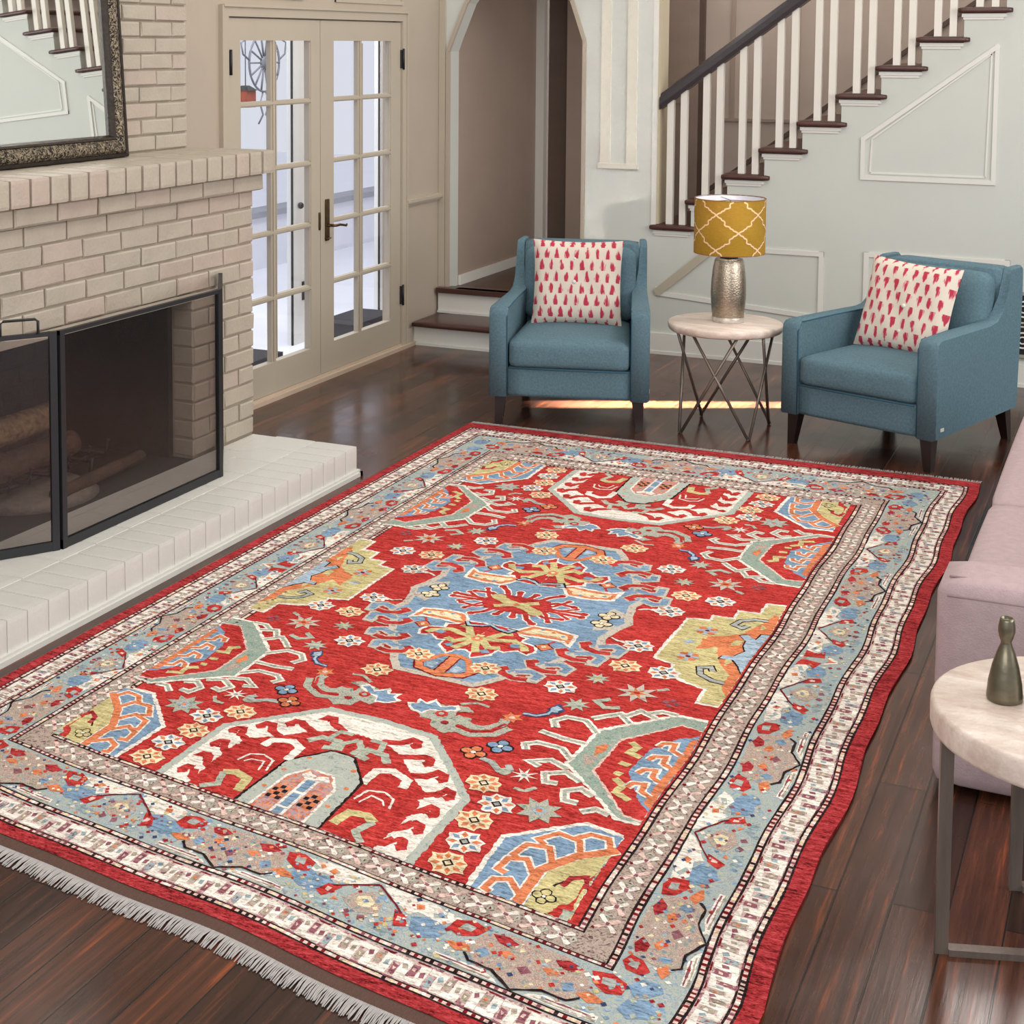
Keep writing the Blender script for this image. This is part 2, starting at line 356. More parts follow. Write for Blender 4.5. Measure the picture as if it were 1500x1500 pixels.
for x0 in (-3.112, -2.945): b.box((x0, YW-.014, 1.16), (x0+.062, YW, 3.2))
b.box((-3.125, YW-.018, 1.13), (-2.87, YW, 1.162)); struct(b.build('trim_7', mat('cream_trim', (214, 210, 196), .45, .02)), 'two flat cream pilaster strips right of the arch', 'trim')
b = MB(); b.box((-2.785, YW-.006, .775), (-2.755, YW, TOP)); struct(b.build('trim_8', W_TRIM))
b = MB(); b.box((-2.7549, YW+.004, .80), (-2.74, YT-.002, TOP)); struct(b.build('trim_9', mat('olive_cream_edge', (186, 175, 150), .5, .03)), 'cream end of the wall beside the lowest baluster', 'trim')
b = MB(); b.box((-3.2, YW-.016, 0), (2.8, YW, .13)); b.box((-3.2, YW-.022, 0), (2.8, YW, .02)); struct(b.build('baseboard_back', W_TRIM), 'white baseboard under the stair wall', 'baseboard')
b = MB()
for a, c in zip(poly[1:12], poly[2:13]):
    b.bar((a[0], YW, a[1]), (c[0], YW, c[1]), (.012, .012, (0, -1, 0)))
struct(b.build('trim_10', W_SHADED_WALL), 'thin edge moulding round the arch', 'trim')
b = MB(); b.box((-4.207, YW-.02, .3), (-4.165, YW, TOP)); struct(b.build('trim_11', W_DOOR))
b = MB(); b.box((XW, 8.70, .89), (XW+.02, YW, .93)); b.box((XW, 8.70, .905), (XW+.034, YW, .922)); struct(b.build('trim_12', W_DOOR), 'chair rail between the french doors and the arch', 'trim')
b = MB()
for (y0, y1, z0, z1) in ((6.59, 6.657, 0, 2.03), (8.646, 8.71, 0, 2.03), (6.59, 8.71, 2.03, 2.085)):
    b.box((XW, y0, z0), (XW+.018, y1, z1))
b.box((XW, 6.60, 2.078), (XW+.03, 8.70, 2.09)); b.box((XW, 6.587, 0), (XW+.026, 6.605, 2.0865)); b.box((XW, 8.695, 0), (XW+.026, 8.713, 2.0865))
b.box((XW-.10, 6.60, 2.0), (XW-.046, 8.70, 2.06)); b.box((XW-.10, 6.60, 0), (XW-.046, 6.672, 2.05)); b.box((XW-.10, 8.632, 0), (XW-.046, 8.70, 2.05))
struct(b.build('trim_13', W_DOOR), 'casing round the french doors', 'trim')
xl = lambda y, z: (XW, y, z)
frame('trim_14', [xl(6.3, 2.14), xl(7.42, 2.14), xl(7.42, 3.2), xl(6.3, 3.2)], (1, 0, 0), 0, m=W_DOOR, two=False)
frame('trim_15', [xl(7.81, 2.14), xl(8.66, 2.14), xl(8.66, 3.2), xl(7.81, 3.2)], (1, 0, 0), 0, m=W_DOOR, two=False)
b = MB(); b.box((-4.33, 6.60, 0), (XW+.035, 8.82, .022)); b.box((XW-.01, 6.657, .022), (XW+.012, 8.646, .034)); struct(b.build('trim_16', mat('pale_threshold', (196, 176, 156), .45, .05, (30, 4, 4))), 'pale threshold under the french doors', 'trim')
b = MB(); b.box((XW, 8.71, 0), (XW+.014, 8.83, .11)); struct(b.build('baseboard_left', W_DOOR))
# ------------------------------------------------------------------ french doors
ZR = [.20, .544, .894, 1.236, 1.581, 1.91]
def leaf(name, y0, y1, g0, g1, ym, lab, hinge_y, handle):
    b = MB(); xf, xb = XW+.004, XW-.04
    b.box((xb, y0, .036), (xf, g0, 2.022)); b.box((xb, g1, .036), (xf, y1, 2.022))
    b.box((xb, g0, .036), (xf, g1, ZR[0])); b.box((xb, g0, ZR[-1]), (xf, g1, 2.022))
    for z in ZR[1:-1]:
        b.box((xb+.006, g0, z-.014), (xf-.008, g1, z+.014)); b.box((xf-.008, g0, z-.007), (xf-.001, g1, z+.007))
    b.box((xb+.006, ym-.022, ZR[0]), (xf-.009, ym+.022, ZR[-1])); b.box((xf-.009, ym-.010, ZR[0]-.001), (xf-.0018, ym+.010, ZR[-1]+.001))
    for (ya, yb_) in ((g0, ym-.022), (ym+.022, g1)):          # thin glazing beads
        for z0, z1 in zip(ZR, ZR[1:]):
            za, zb = z0+.014, z1-.014
            b.box((xf-.010, ya, za), (xf-.004, ya+.008, zb)); b.box((xf-.010, yb_-.008, za), (xf-.004, yb_, zb))
    o = struct(b.build(name, W_DOOR), lab, 'door')
    p = MB(); p.box((XW-.024, g0-.003, ZR[0]-.003), (XW-.020, g1+.003, ZR[-1]+.003)); p.build('pane', glassmat('clear_glass', (.97, .98, 1), .05), o)
    for z in (.34, 1.80):
        h = MB(); h.box((XW+.002, hinge_y-.018, z-.056), (XW+.016, hinge_y+.018, z+.056))
        h.tube([(XW+.019, hinge_y, z-.064), (XW+.019, hinge_y, z+.064)], .008, 8); h.build('hinge', BLACK if z > 1 else BLACK, o)
    if handle:
        yh = 7.692
        h = MB(); h.rbox((XW+.009, yh, .905), (.010, .044, .235), .004, 4); h.lathe([(.0, 0), (.024, 0), (.024, .004), (0, .004)], (XW+.009, yh, .80), 16); h.build('handle_plate', BRONZE, o)
        h = MB(); h.tube([(XW+.01, yh, .875), (XW+.052, yh, .875), (XW+.062, yh+.012, .875), (XW+.064, yh+.05, .876), (XW+.062, yh+.10, .868), (XW+.06, yh+.13, .862), (XW+.056, yh+.145, .868)], .009, 10, r2=.006)
        h.lathe([(.019, -.004), (.019, .004)], (XW+.014, yh, .875), 14); h.build('handle', BRONZE, o)
    else:
        h = MB(); h.rbox((XW+.006, y1-.012, .905), (.012, .018, .10), .004, 4); h.build('strike_plate', BRONZE, o)
    return o
leaf('door_1', 6.662, 7.618, 6.784, 7.515, 7.122, 'left leaf of the white french doors toned as in shade, next to the brick chimney', 6.672, False)
leaf('door_2', 7.624, 8.642, 7.778, 8.510, 8.115, 'right leaf of the white french doors toned as in shade, with the bronze handle', 8.652, True)
# ------------------------------------------------------------------ outside the doors
SNOW = mat('snow_white', (238, 239, 246), .8, .03, (2, 2, 2)); PORCH = mat('white_porch_paint', (244, 243, 238), .5, .02)
b = MB(); b.box((-16, -2, -.08), (-4.34, 24, -.04)); struct(b.build('ground_outside', SNOW), 'pale snowy patio outside the french doors', 'ground')
def post(y0, y1, lab):
    r = empty('porch_post', (-5.0, y0, -.04)); tag(r, lab, 'post')
    p = MB(); p.box((0, 0, 0), (.05, y1-y0, 2.6)); p.box((-.02, .05, 0), (0, y1-y0-.03, 2.6)); p.box((.05, (y1-y0)*.55, 0), (.062, (y1-y0)*.55+.02, 2.6)); p.build('board', PORCH, r)
    p = MB(); p.box((.036, -.012, 0), (.047, -.001, 2.6)); p.build('weather_strip', BLACK, r)
    return r
r = post(8.619, 8.872, 'white storm door stile seen through the left french door')
l = MB(); l.lathe([(.0, 0), (.02, 0), (.022, .012), (.014, .024), (0, .026)], (0, 0, 0), 14); q = l.build('lock', BLACK, r); q.rotation_euler = (0, R(90), 0); q.location = (.062, .055, .90)
l = MB(); l.box((.05, .1, .28), (.058, .13, .40)); l.build('latch', BLACK, r)
post(9.851, 10.055, 'white storm door stile seen through the right french door')
r = empty('patio_wall', (-6.9, 6.0, -.04)); tag(r, 'low white patio wall with a grey coping outside the doors', 'garden wall')
p = MB(); p.box((-.15, 0, 0), (0, 12, .45)); p.build('wall_body', mat('patio_white', (226, 227, 234), .7, .03), r)
p = MB(); p.box((-.2, -.02, .45), (.04, 12.02, .50)); p.build('coping', mat('patio_grey', (150, 152, 160), .7, .1), r)
p = MB(); p.box((-4.95, 7.45, -.04), (-4.66, 7.98, .06)); tag(p.build('door_mat', mat('charcoal_mat', (62, 60, 62), .9, .2, (60, 60, 60), .2, 200)), 'dark mat on the patio outside the left french door', 'mat')
p = MB(); p.box((-4.95, 8.9, -.04), (-4.66, 9.5, .07)); tag(p.build('door_mat', MATS['charcoal_mat']), 'dark mat on the patio outside the right french door', 'mat')
# wheel ornament hanging outside, with two rusty lanterns
OX = -5.6; oy, oz = 9.35, 1.76
r = empty('wheel_ornament', (OX, oy, oz)); tag(r, 'grey metal spoked wheel ornament outside the top left door pane', 'ornament')
METG = mat('weathered_grey_metal', (112, 116, 126), .6, .2, (20, 20, 20))
p = MB(); p.tube([(0, .20*math.cos(a*math.pi/16), .20*math.sin(a*math.pi/16)) for a in range(32)], .008, 6, closed=True); p.build('rim', METG, r)
p = MB()
for i in range(14):
    a = 2*math.pi*i/14; p.tube([(0, .04*math.cos(a), .04*math.sin(a)), (0, .2*math.cos(a), .2*math.sin(a))], .007, 6)
p.build('spokes', METG, r)
p = MB(); p.lathe([(0, -.01), (.045, -.008), (.05, .0), (.035, .014), (0, .018)], (0, 0, 0), 18); q = p.build('hub', METG, r); q.rotation_euler = (0, R(90), 0)
for s_ in (-1, 1):
    p = MB(); p.tube([(0, s_*.02, -.20), (0, s_*.06, -.28), (0, s_*.02, -.36), (0, s_*.08, -.42)], .007, 6); p.build('scroll', METG, r)
    p = MB(); p.tube([(0, s_*.20, .02), (0, s_*.28, .06), (0, s_*.30, .14), (0, s_*.24, .16)], .007, 6); p.build('scroll', METG, r)
b = MB(); b.tube([(OX, oy, oz+.2), (OX, oy, 2.9)], .006, 6); b.build('hanger', METG, r).matrix_parent_inverse = Matrix.Translation((-OX, -oy, -oz))
RUST = mat('rust_red', (170, 78, 52), .7, .25, (15, 15, 15))
for i, (dy, dz) in enumerate(((-.16, -.24), (.115, -.25), (-.27, .05))):
    r = empty('lantern', (OX-.25, oy+dy+.04, oz+dz)); tag(r, ['rusty red lantern outside, low left of the wheel ornament', 'rusty red lantern outside, low right of the wheel ornament', 'dark lantern outside, left of the wheel ornament hub'][i], 'lantern')
    m_ = RUST if i < 2 else mat('dark_rust', (78, 52, 58), .7, .25, (15, 15, 15))
    p = MB(); p.box((-.05, -.06, -.07), (.05, .06, .05)); p.build('body', m_, r)
    p = MB(); p.taper((0, 0, .05), .065, (0, 0, .085), .02); p.build('cap', BLACK, r)
    p = MB(); p.tube([(0, 0, .08), (0, 0, .9)], .004, 5); p.build('hanger', METG, r)
# ------------------------------------------------------------------ two steps up to the hall
r = empty('entry_steps', (XW, 8.8, 0)); tag(r, 'two white-riser steps with dark treads up to the arch', 'steps')
inv = Matrix.Translation((-XW, -8.8, 0))
def pb(name, a, c, m, par, inv_):
    p = MB(); p.box(a, c); o = p.build(name, m, par); o.matrix_parent_inverse = inv_; return o
pb('riser', (-4.194, 8.82, 0), (-3.19, 9.14, .118), W_TRIM, r, inv)
pb('riser', (-4.194, 9.185, .15), (-3.19, 9.225, .283), W_TRIM, r, inv)
for (y0, y1, z) in ((8.775, 9.185, .15), (9.15, 9.30, .315)):
    p = MB(); x1 = -3.18 if z < .2 else -3.226
    p.rbox(((-4.194+x1)/2 if z < .2 else (-4.148+x1)/2, (y0+y1)/2, z-.016), ((x1+4.194) if z < .2 else x1+4.148, y1-y0, .032), .012, 6)
    o = p.build('tread', WOODD, r); o.matrix_parent_inverse = inv
p = MB(); p.box((-4.194, 9.15, .283), (-3.18, 9.229, .315)); o = p.build('tread', WOODD, r); o.matrix_parent_inverse = inv
p = MB(); p.box((-4.194, 8.805, 0), (-3.19, 8.82, .016)); p.box((-4.194, 9.172, .15), (-3.19, 9.185, .164)); o = p.build('cove', W_TRIM, r); o.matrix_parent_inverse = inv
# ------------------------------------------------------------------ staircase
st = empty('staircase', (TX(0), YW, .3)); tag(st, 'staircase with dark treads, white square balusters and near-black handrail', 'staircase')
inv = Matrix.Translation((-TX(0), -YW, -.3))
SPIN = mat('baluster_paint', (222, 217, 207), .4, .02)
for k in range(0, 19):
    x, z = TX(k), TZ(k)
    p = MB(); p.rbox((x+.145, (9.192+10.3)/2, z-.018), (.292, 10.3-9.192, .036), .016, 6); o = p.build('tread', WOODD, st); o.matrix_parent_inverse = inv
    p = MB(); p.box((x+.022, YW-.014, z-.056), (x+.255, YW-.001, z-.037)); p.box((x+.03, YW-.008, z-.07), (x+.24, YW-.001, z-.056)); o = p.build('cove', W_TRIM, st); o.matrix_parent_inverse = inv
    if k: 
        p = MB(); p.box((x+.036, YT+.002, TZ(k-1)), (x+.05, 10.3, z-.037)); o = p.build('riser', mat('grey_riser', (168, 160, 156), .5, .04), st); o.matrix_parent_inverse = inv
    for dx in (.092, .174):
        xb_ = x+dx+.0195; zt = 1.5+.7468*(xb_+2.74)+.012
        p = MB(); p.box((xb_-.0195, YW+.018, z), (xb_+.0195, YW+.057, zt)); o = p.build('baluster', SPIN, st); o.matrix_parent_inverse = inv
p = MB(); yc = YW+.038; sl = .7468
for (x0, x1) in ((-2.745, 1.35),):
    z0, z1 = 1.548+sl*(x0+2.74), 1.548+sl*(x1+2.74)
    sec = [(-.036, -.048), (.036, -.048), (.042, -.02), (.04, .018), (.026, .046), (0, .054), (-.026, .046), (-.04, .018), (-.042, -.02)]
    vs = [(x0, yc+a, z0+c) for a, c in sec]+[(x1, yc+a, z1+c) for a, c in sec]; n = len(sec)
    p.add(vs, [(i, (i+1) % n, (i+1) % n+n, i+n) for i in range(n)]+[tuple(range(n)), tuple(range(2*n-1, n-1, -1))])
o = p.build('handrail', RAILW, st); o.matrix_parent_inverse = inv
b = MB(); b.bar((-2.72, 10.31, TZ(0)+.12), (1.6, 10.31, TZ(0)+.12+4.32*.7468), (.014, .008, (0, 1, 0))); struct(b.build('trim_17', W_BROWN), 'dark slanted skirting line behind the balusters', 'trim')
b = MB(); b.box((-2.62, 10.305, 1.385), (-1.75, 10.319, 1.405)); struct(b.build('trim_18', W_TAUPE))
b = MB(); b.box((-2.58, 10.308, 1.40), (-2.555, 10.319, 3.4)); b.box((-2.15, 10.308, 1.40), (-2.13, 10.319, 3.4)); struct(b.build('trim_19', W_TAUPE))
# ------------------------------------------------------------------ fireplace
fp = empty('fireplace', (-3.654, 4.8, 0)); tag(fp, 'white painted brick fireplace with a brick mantel and an open sooty firebox', 'fireplace')
FI = Matrix.Translation((3.654, -4.8, 0))
def fpart(mb, name, m):
    o = mb.build(name, m, fp); o.matrix_parent_inverse = FI; return o
Y0, Y1, OA, OB, ZO = 3.60, 6.0, 4.09, 5.51, .132+9*.0791
def courses(mb, X, n_, ya, yb, z0, ch, cnt, d, hole=None, blen=.245, gap=.010, endjit=.006):
    for r in range(cnt):
        z = z0+r*ch; y = yb+random.uniform(-endjit, endjit*.3) if True else yb
        spans = [(ya, y)]
        if hole and z < hole[2]-.01: spans = [(ya, hole[0]), (hole[1], y)]
        for (a, c) in spans:
            cur = c; first = True
            L = blen*(.5 if r % 2 else 1)
            while cur > a+.02:
                l = min(L+random.uniform(-.006, .006), cur-a)
                if cur-l-a < .05: l = cur-a
                mb.brick((X, cur-l+gap*.5, z+gap*.45+random.uniform(-.0015, .0015)), (0, 1, 0), (1, 0, 0), l-gap, ch-gap*.9, d+random.uniform(-.002, .0025), 1 if random.random() < .25 else 0)
                cur -= l; L = blen
b = MB()
b.box((XW, Y0, 0), (-3.664, OA, 1.24), 2); b.box((XW, OB, 0), (-3.664, Y1-.008, 1.24), 2); b.box((XW, OA, ZO), (-3.664, OB, 1.24), 2)
b.box((-3.70, OA-.02, ZO-.034), (-3.6535, OB+.02, ZO-.002), 0)
courses(b, -3.664, 1, Y0, Y1, .132, .0791, 14, .011, (OA, OB, ZO))
for r in range(9):          # painted returns of the opening
    z = .132+r*.0791
    for s, yy, ny in ((0, OB, -1), (1, OA, 1)):
        b.brick((-3.758, yy+ny*-.004, z+.004), (1, 0, 0), (0, ny, 0), .10, .0715, .008, 0)
fpart(b, 'brick_front', [BRICK, BRICK2, MORTAR])
b = MB(); b.box((XW, Y0-.03, 1.24), (-3.63, Y1+.025, 1.315), 2); courses(b, -3.63, 1, Y0, Y1+.036, 1.24, .075, 1, .012)
b.box((XW, Y0-.05, 1.315), (-3.60, Y1+.05, 1.414), 2)
y = Y1+.06
while y > Y0:
    wd = .112+random.uniform(-.006, .006)
    b.rbox((-3.685+random.uniform(-.002, .002), y-wd/2, 1.3685), (.222, wd-.009, .103), .007, 4, 1 if random.random() < .3 else 0, smooth=False)
    y -= wd
yy = Y1+.06
while yy > Y0:
    b.rbox((-3.90, yy-.10, 1.40), (.205, .197, .040), .006, 4, 0, smooth=False); yy -= .204
fpart(b, 'mantel', [BRICK, BRICK2, MORTAR])
b = MB(); b.box((XW, Y0, 1.414), (-4.012, Y1-.008, TOP), 2); courses(b, -4.012, 1, Y0, Y1, 1.42, .0715, 14, .012, endjit=.004); b.box((-4.012, Y0, 2.425), (-4.002, Y1, TOP), 0)
fpart(b, 'chimney_breast', [BRICK, BRICK2, MORTAR])
b = MB()
b.box((-4.40, OA, .03), (-3.66, OB, .125)); b.box((-4.44, OA+.0, .03), (-4.36, OB, .95))
b.box((-4.36, OB-.03, .125), (-3.765, OB+.12, .95)); b.box((-4.36, OA-.12, .125), (-3.765, OA+.03, .95)); b.box((-4.40, OA, .90), (-3.70, OB, .95))
for r in range(9):
    y = OA+.03
    while y < OB-.05:
        l = min(.2 if (r % 2 or y > OA+.05) else .1, OB-.03-y); b.brick((-4.36, y+.003, .13+r*.079), (0, 1, 0), (1, 0, 0), l-.007, .071, .008); y += l
fpart(b, 'firebox', SOOT)
# hearth
h = MB(); h.box((-3.654, Y0, 0), (-3.128, 5.986, .127))
y = 5.99
while y > Y0+.02:
    wd = .101+random.uniform(-.004, .004)
    h.rbox((-3.225, y-wd/2, .067), (.203, wd-.002, .129), .004, 4, smooth=False); y -= wd
for rx in (-3.43, -3.55):
    y = 5.99-(.1 if rx < -3.5 else 0)
    while y > Y0+.02:
        h.rbox((rx, y-.1, .124), (.098 if rx < -3.5 else .200, .198, .016), .004, 4, smooth=False); y -= .2
hr = h.build('hearth', HEARTH); tag(hr, 'raised white painted brick hearth running along the fireplace', 'hearth')
h = MB(); h.box((-3.128, Y0, 0), (-3.104, 6.008, .018)); h.box((-3.128, Y0, .018), (-3.112, 6.0, .028)); h.box((-3.654, 5.986, 0), (-3.104, 6.008, .018)); h.build('base_trim', HEARTH, hr)
# folding screen
SM = mat('screen_frame', (26, 27, 31), .45, .1, (20, 20, 20)); SMESH = glassmat('smoked_mesh', (.80, .775, .77), .045, .3)
sc = empty('fire_screen', (-3.40, 4.8, .132)); tag(sc, 'black three-panel folding fire screen standing on the white hearth', 'fire screen')
def panel(p0, p1, h=.773):
    p0, p1 = Vector((*p0, 0)), Vector((*p1, 0)); u = (p1-p0).normalized(); n = Vector((u.y, -u.x, 0)); L = (p1-p0).length
    m = MB(); z = Vector((0, 0, 1)); o = .013
    m.bar(p0+u*o, p0+u*o+z*h, (.013, .009, n)); m.bar(p1-u*o, p1-u*o+z*h, (.013, .009, n))
    m.bar(p0+z*(h-.008), p1+z*(h-.008), (.0075, .0084, n)); m.bar(p0+z*.017, p1+z*.017, (.016, .0084, n))
    fr = m.build('panel', SM, sc)
    q = MB(); q.add([p0+u*.02+z*.02, p1-u*.02+z*.02, p1-u*.02+z*(h-.02), p0+u*.02+z*(h-.02)], [(0, 1, 2, 3)]); 
    q.add([x+n*.002 for x in (p0+u*.02+z*.02, p1-u*.02+z*.02, p1-u*.02+z*(h-.02), p0+u*.02+z*(h-.02))], [(0, 3, 2, 1)]); q.build('mesh', SMESH, fr)
    return fr
panel((0, -.516), (0, .52))
panel((-.004, .524), (-.236, .893))
pl = panel((-.236, -.89), (-.004, -.522))
q = MB(); q.tube([(-.03, -.585, .77), (-.03, -.585, .815), (-.036, -.594, .823), (-.10, -.68, .823), (-.106, -.69, .815), (-.106, -.69, .77)], .005, 8); q.build('handle', BLACK, pl)
# logs and grate
BARK = mat('charred_bark', (92, 70, 52), .9, .4, (14, 14, 40), .6, 40, rgb2=(48, 38, 33)); ASH = mat('grey_ash', (120, 112, 104), .95, .2, (30, 30, 30), .4, 80)
g = empty('log_grate', (-3.98, 4.75, .125)); tag(g, 'black iron grate holding the logs in the firebox', 'grate')
q = MB()
for i in range(7): q.tube([(.17, -.36+.12*i, .16), (.16, -.36+.12*i, .10), (-.16, -.36+.12*i, .09), (-.18, -.36+.12*i, .2)], .009, 6)
q.build('bars', BLACK, g)
q = MB(); q.tube([(.1, -.38, .085), (.1, .38, .085)], .01, 6); q.tube([(-.1, -.38, .08), (-.1, .38, .08)], .01, 6)
for sx in (.1, -.1):
    for sy in (-.34, .34): q.tube([(sx, sy, .08), (sx, sy, .002)], .01, 6)
q.build('legs', BLACK, g)
for i, (p0, p1, r, lab) in enumerate((((-3.90, 4.42, .283), (-3.91, 5.0, .283), .055, 'charred log lying lowest at the front of the grate'), ((-4.05, 4.40, .29), (-4.06, 5.08, .29), .06, 'charred log at the back of the grate'), ((-3.97, 4.35, .40), (-3.985, 4.98, .40), .06, 'pale barked log lying across the top of the fire'), ((-3.76, 4.70, .168), (-3.80, 5.32, .168), .028, 'thin charred stick lying on the firebox floor in front of the grate'))):
    q = MB(); P = [Vector(p0).lerp(Vector(p1), t/6)+Vector((random.uniform(-.006, .006), 0, random.uniform(-.006, .006))) for t in range(7)]
    q.tube(P, r, 14, r2=r*.9); tag(q.build('log', BARK if i != 2 else mat('pale_bark', (150, 124, 92), .9, .3, (14, 30, 40), .6, 40, rgb2=(92, 70, 52))), lab, 'log', 'logs in the fireplace')
q = MB(); q.lathe([(.30, 0), (.24, .03), (.12, .045), (0, .05)], (-3.98, 4.78, .126), 24); tag(q.build('ash_heap', ASH), 'grey ash under the grate', 'ash', kind='stuff')
# mirror
mr = empty('mirror', (-3.90, 4.78, 1.4215)); mr.rotation_euler = (0, R(-3.6), 0)
tag(mr, 'large mirror in an ornate dark pewter frame leaning on the mantel', 'mirror')
FR = bpy.data.materials.new('carved_pewter'); FR.use_nodes = True; nt = FR.node_tree; bs = nt.nodes['Principled BSDF']
tc = nn(nt, 'ShaderNodeTexCoord'); vo = nn(nt, 'ShaderNodeTexVoronoi'); vo.inputs['Scale'].default_value = 62; nz = nn(nt, 'ShaderNodeTexNoise'); nz.inputs['Scale'].default_value = 46; nz.inputs['Distortion'].default_value = 3
nt.links.new(tc.outputs['Object'], nz.inputs[0]); cr = nn(nt, 'ShaderNodeValToRGB'); e = cr.color_ramp.elements; e[0].position = .44; e[0].color = (*lin((38, 32, 28)), 1); e[1].position = .60; e[1].color = (*lin((158, 144, 122)), 1)
nt.links.new(nz.outputs['Fac'], cr.inputs[0]); nt.links.new(cr.outputs[0], bs.inputs['Base Color']); bs.inputs['Metallic'].default_value = .6; bs.inputs['Roughness'].default_value = .45
bp = nn(nt, 'ShaderNodeBump'); bp.inputs['Strength'].default_value = 1; bp.inputs['Distance'].default_value = .008; nt.links.new(nz.outputs['Fac'], bp.inputs['Height']); nt.links.new(bp.outputs[0], bs.inputs['Normal'])
LIP = mat('dark_pewter', (52, 44, 39), .4, .25, (20, 20, 20), .2, 60, .6)
hw, hh = .592, 1.12
def ring(mb, prof, mi=0):
    n = len(prof); vs = []
    for d, hgt in prof: vs += [(hgt, -hw+d, d), (hgt, hw-d, d), (hgt, hw-d, hh-d), (hgt, -hw+d, hh-d)]
    mb.add(vs, [(i*4+k, i*4+(k+1) % 4, (i+1)*4+(k+1) % 4, (i+1)*4+k) for i in range(n-1) for k in range(4)], mi)
q = MB(); ring(q, [(0, -.03), (0, .018), (.004, .026), (.014, .028), (.018, .020)], 1); ring(q, [(.018, .020), (.03, .030), (.045, .034), (.062, .030), (.074, .018)], 0); ring(q, [(.074, .018), (.078, .022), (.086, .020), (.092, .006), (.096, -.004)], 1)
q.box((-.034, -hw, 0), (-.028, hw, hh), 1); q.build('frame', [FR, LIP], mr)
q = MB(); q.add([(-.002, -hw+.09, .09), (-.002, hw-.09, .09), (-.002, hw-.09, hh-.09), (-.002, -hw+.09, hh-.09)], [(0, 1, 2, 3)]); q.build('glass', mat('silvered_glass', (240, 244, 242), .012, .0, metal=1), mr)
# ------------------------------------------------------------------ armchairs
TEAL = mat('teal_linen', (90, 116, 127), .85, .2, (90, 90, 90), .35, 260, spec=.2, detail=6)
PIP = mat('teal_piping', (52, 86, 104), .85, .1, (60, 60, 60), spec=.2)
def armchair(loc, rz, lab):
    root = empty('armchair', (*loc, 0), rz); tag(root, lab, 'armchair', 'teal armchairs either side of the small table')
    W, D, zb = .79, .95, .15
    tp = lambda x, y: x*(1-.145*max(0, y)/D)      # narrows to the back
    def shape(mb):                                 # apply the taper
        mb.v = [(tp(x, y), y, z) for x, y, z in mb.v]; return mb
    prof = [(0, zb)]+[(0.0, .555), (.006, .578), (.022, .592), (.05, .598), (.30, .600), (.58, .600), (.66, .610), (.715, .645), (.755, .71), (.785, .80), (.80, .835), (.815, .842), (.925, .842), (.94, .83), (.945, .70), (.915, zb)]
    for s in (-1, 1):
        m = MB(); x0, x1 = s*(W/2-.092), s*W/2
        n = len(prof); vs = []; xs = [(x0, .006, 0), (x0+s*.008, 0, 0), (x1-s*.012, 0, 0), (x1, .010, 0)]
        cyy, czz = .47, .42
        for xx, ins, _ in xs:
            for (yy, zz) in prof:
                dv = Vector((cyy-yy, czz-zz)); dv.normalize(); t_ = max(0, min(1, (yy-.60)/.2)); t_ = t_*t_*(3-2*t_)*.048*s if abs(xx) < W/2-.05 else 0; vs.append((xx+t_, yy+dv.x*ins, zz+dv.y*ins))
        fs = [(a*n+i, a*n+(i+1) % n, (a+1)*n+(i+1) % n, (a+1)*n+i) for a in range(3) for i in range(n)]
        m.add(vs, fs, 0, True)
        tri = tessellate_polygon([[Vector((p[0], p[1], 0)) for p in prof]])
        m.add(vs[:n], [tuple(t) for t in tri]); m.add(vs[3*n:], [tuple(reversed(t)) for t in tri])
        ar = shape(m).build('arm', TEAL, root)
        m = MB(); m.tube([(x0+s*.002, .004, zb+.005), (x0+s*.002, .002, .55), (x0+s*.002, .03, .592), (x0+s*.002, .3, .597), (x0+s*.002, .58, .597)], .0035, 6); shape(m).build('seam', PIP, ar)
    m = MB(); m.rbox((0, .41, .225), (W-.18, .80, .15), .012, 4); shape(m).build('seat_base', TEAL, root)
    m = MB(); m.rbox((0, .345, .365), (W-.186, .70, .145), .035, 8, bulge=(0, .012, .022)); so = shape(m).build('seat_cushion', TEAL, root)
    m = MB(); m.tube([(-(W/2-.1), -.008, .297), (0, -.010, .297), (W/2-.1, -.008, .297)], .004, 6); shape(m).build('piping', PIP, so)
    m = MB(); rot = Matrix.Rotation(R(-5), 3, 'X'); m.rbox((0, .845, .50), (W-.083, .16, .675), .03, 5, rot=None); shape(m).build('backrest', TEAL, root)
    m = MB(); rot = Matrix.Rotation(R(-9), 3, 'X'); m.rbox((0, .70, .625), (W-.13, .15, .385), .06, 8, bulge=(0, .02, .01), rot=rot); shape(m).build('back_cushion', TEAL, root)
    for x, y, dx, dy in ((-W/2+.055, .055, -.012, -.012), (W/2-.055, .055, .012, -.012), (-W/2+.055, D-.10, -.012, .03), (W/2-.055, D-.10, .012, .03)):
        m = MB(); m.taper((tp(x+dx, y), y+dy, 0), .017, (tp(x, y), y, zb+.004), .029); m.build('leg', LEGW, root)
    m = MB(); m.box((tp(W/2, .07)+.0, .055, .185), (tp(W/2, .07)+.003, .085, .20)); tag(m.build('tag', W_TRIM, root), 'small white tag')
    return root
c1 = armchair((-2.575, 7.185), R(15), 'teal armchair nearest the arch, left of the gold-shaded lamp')
c2 = armchair((-1.215, 7.262), R(-20.5), 'teal armchair on the right of the lamp, half turned, by the wall vent')
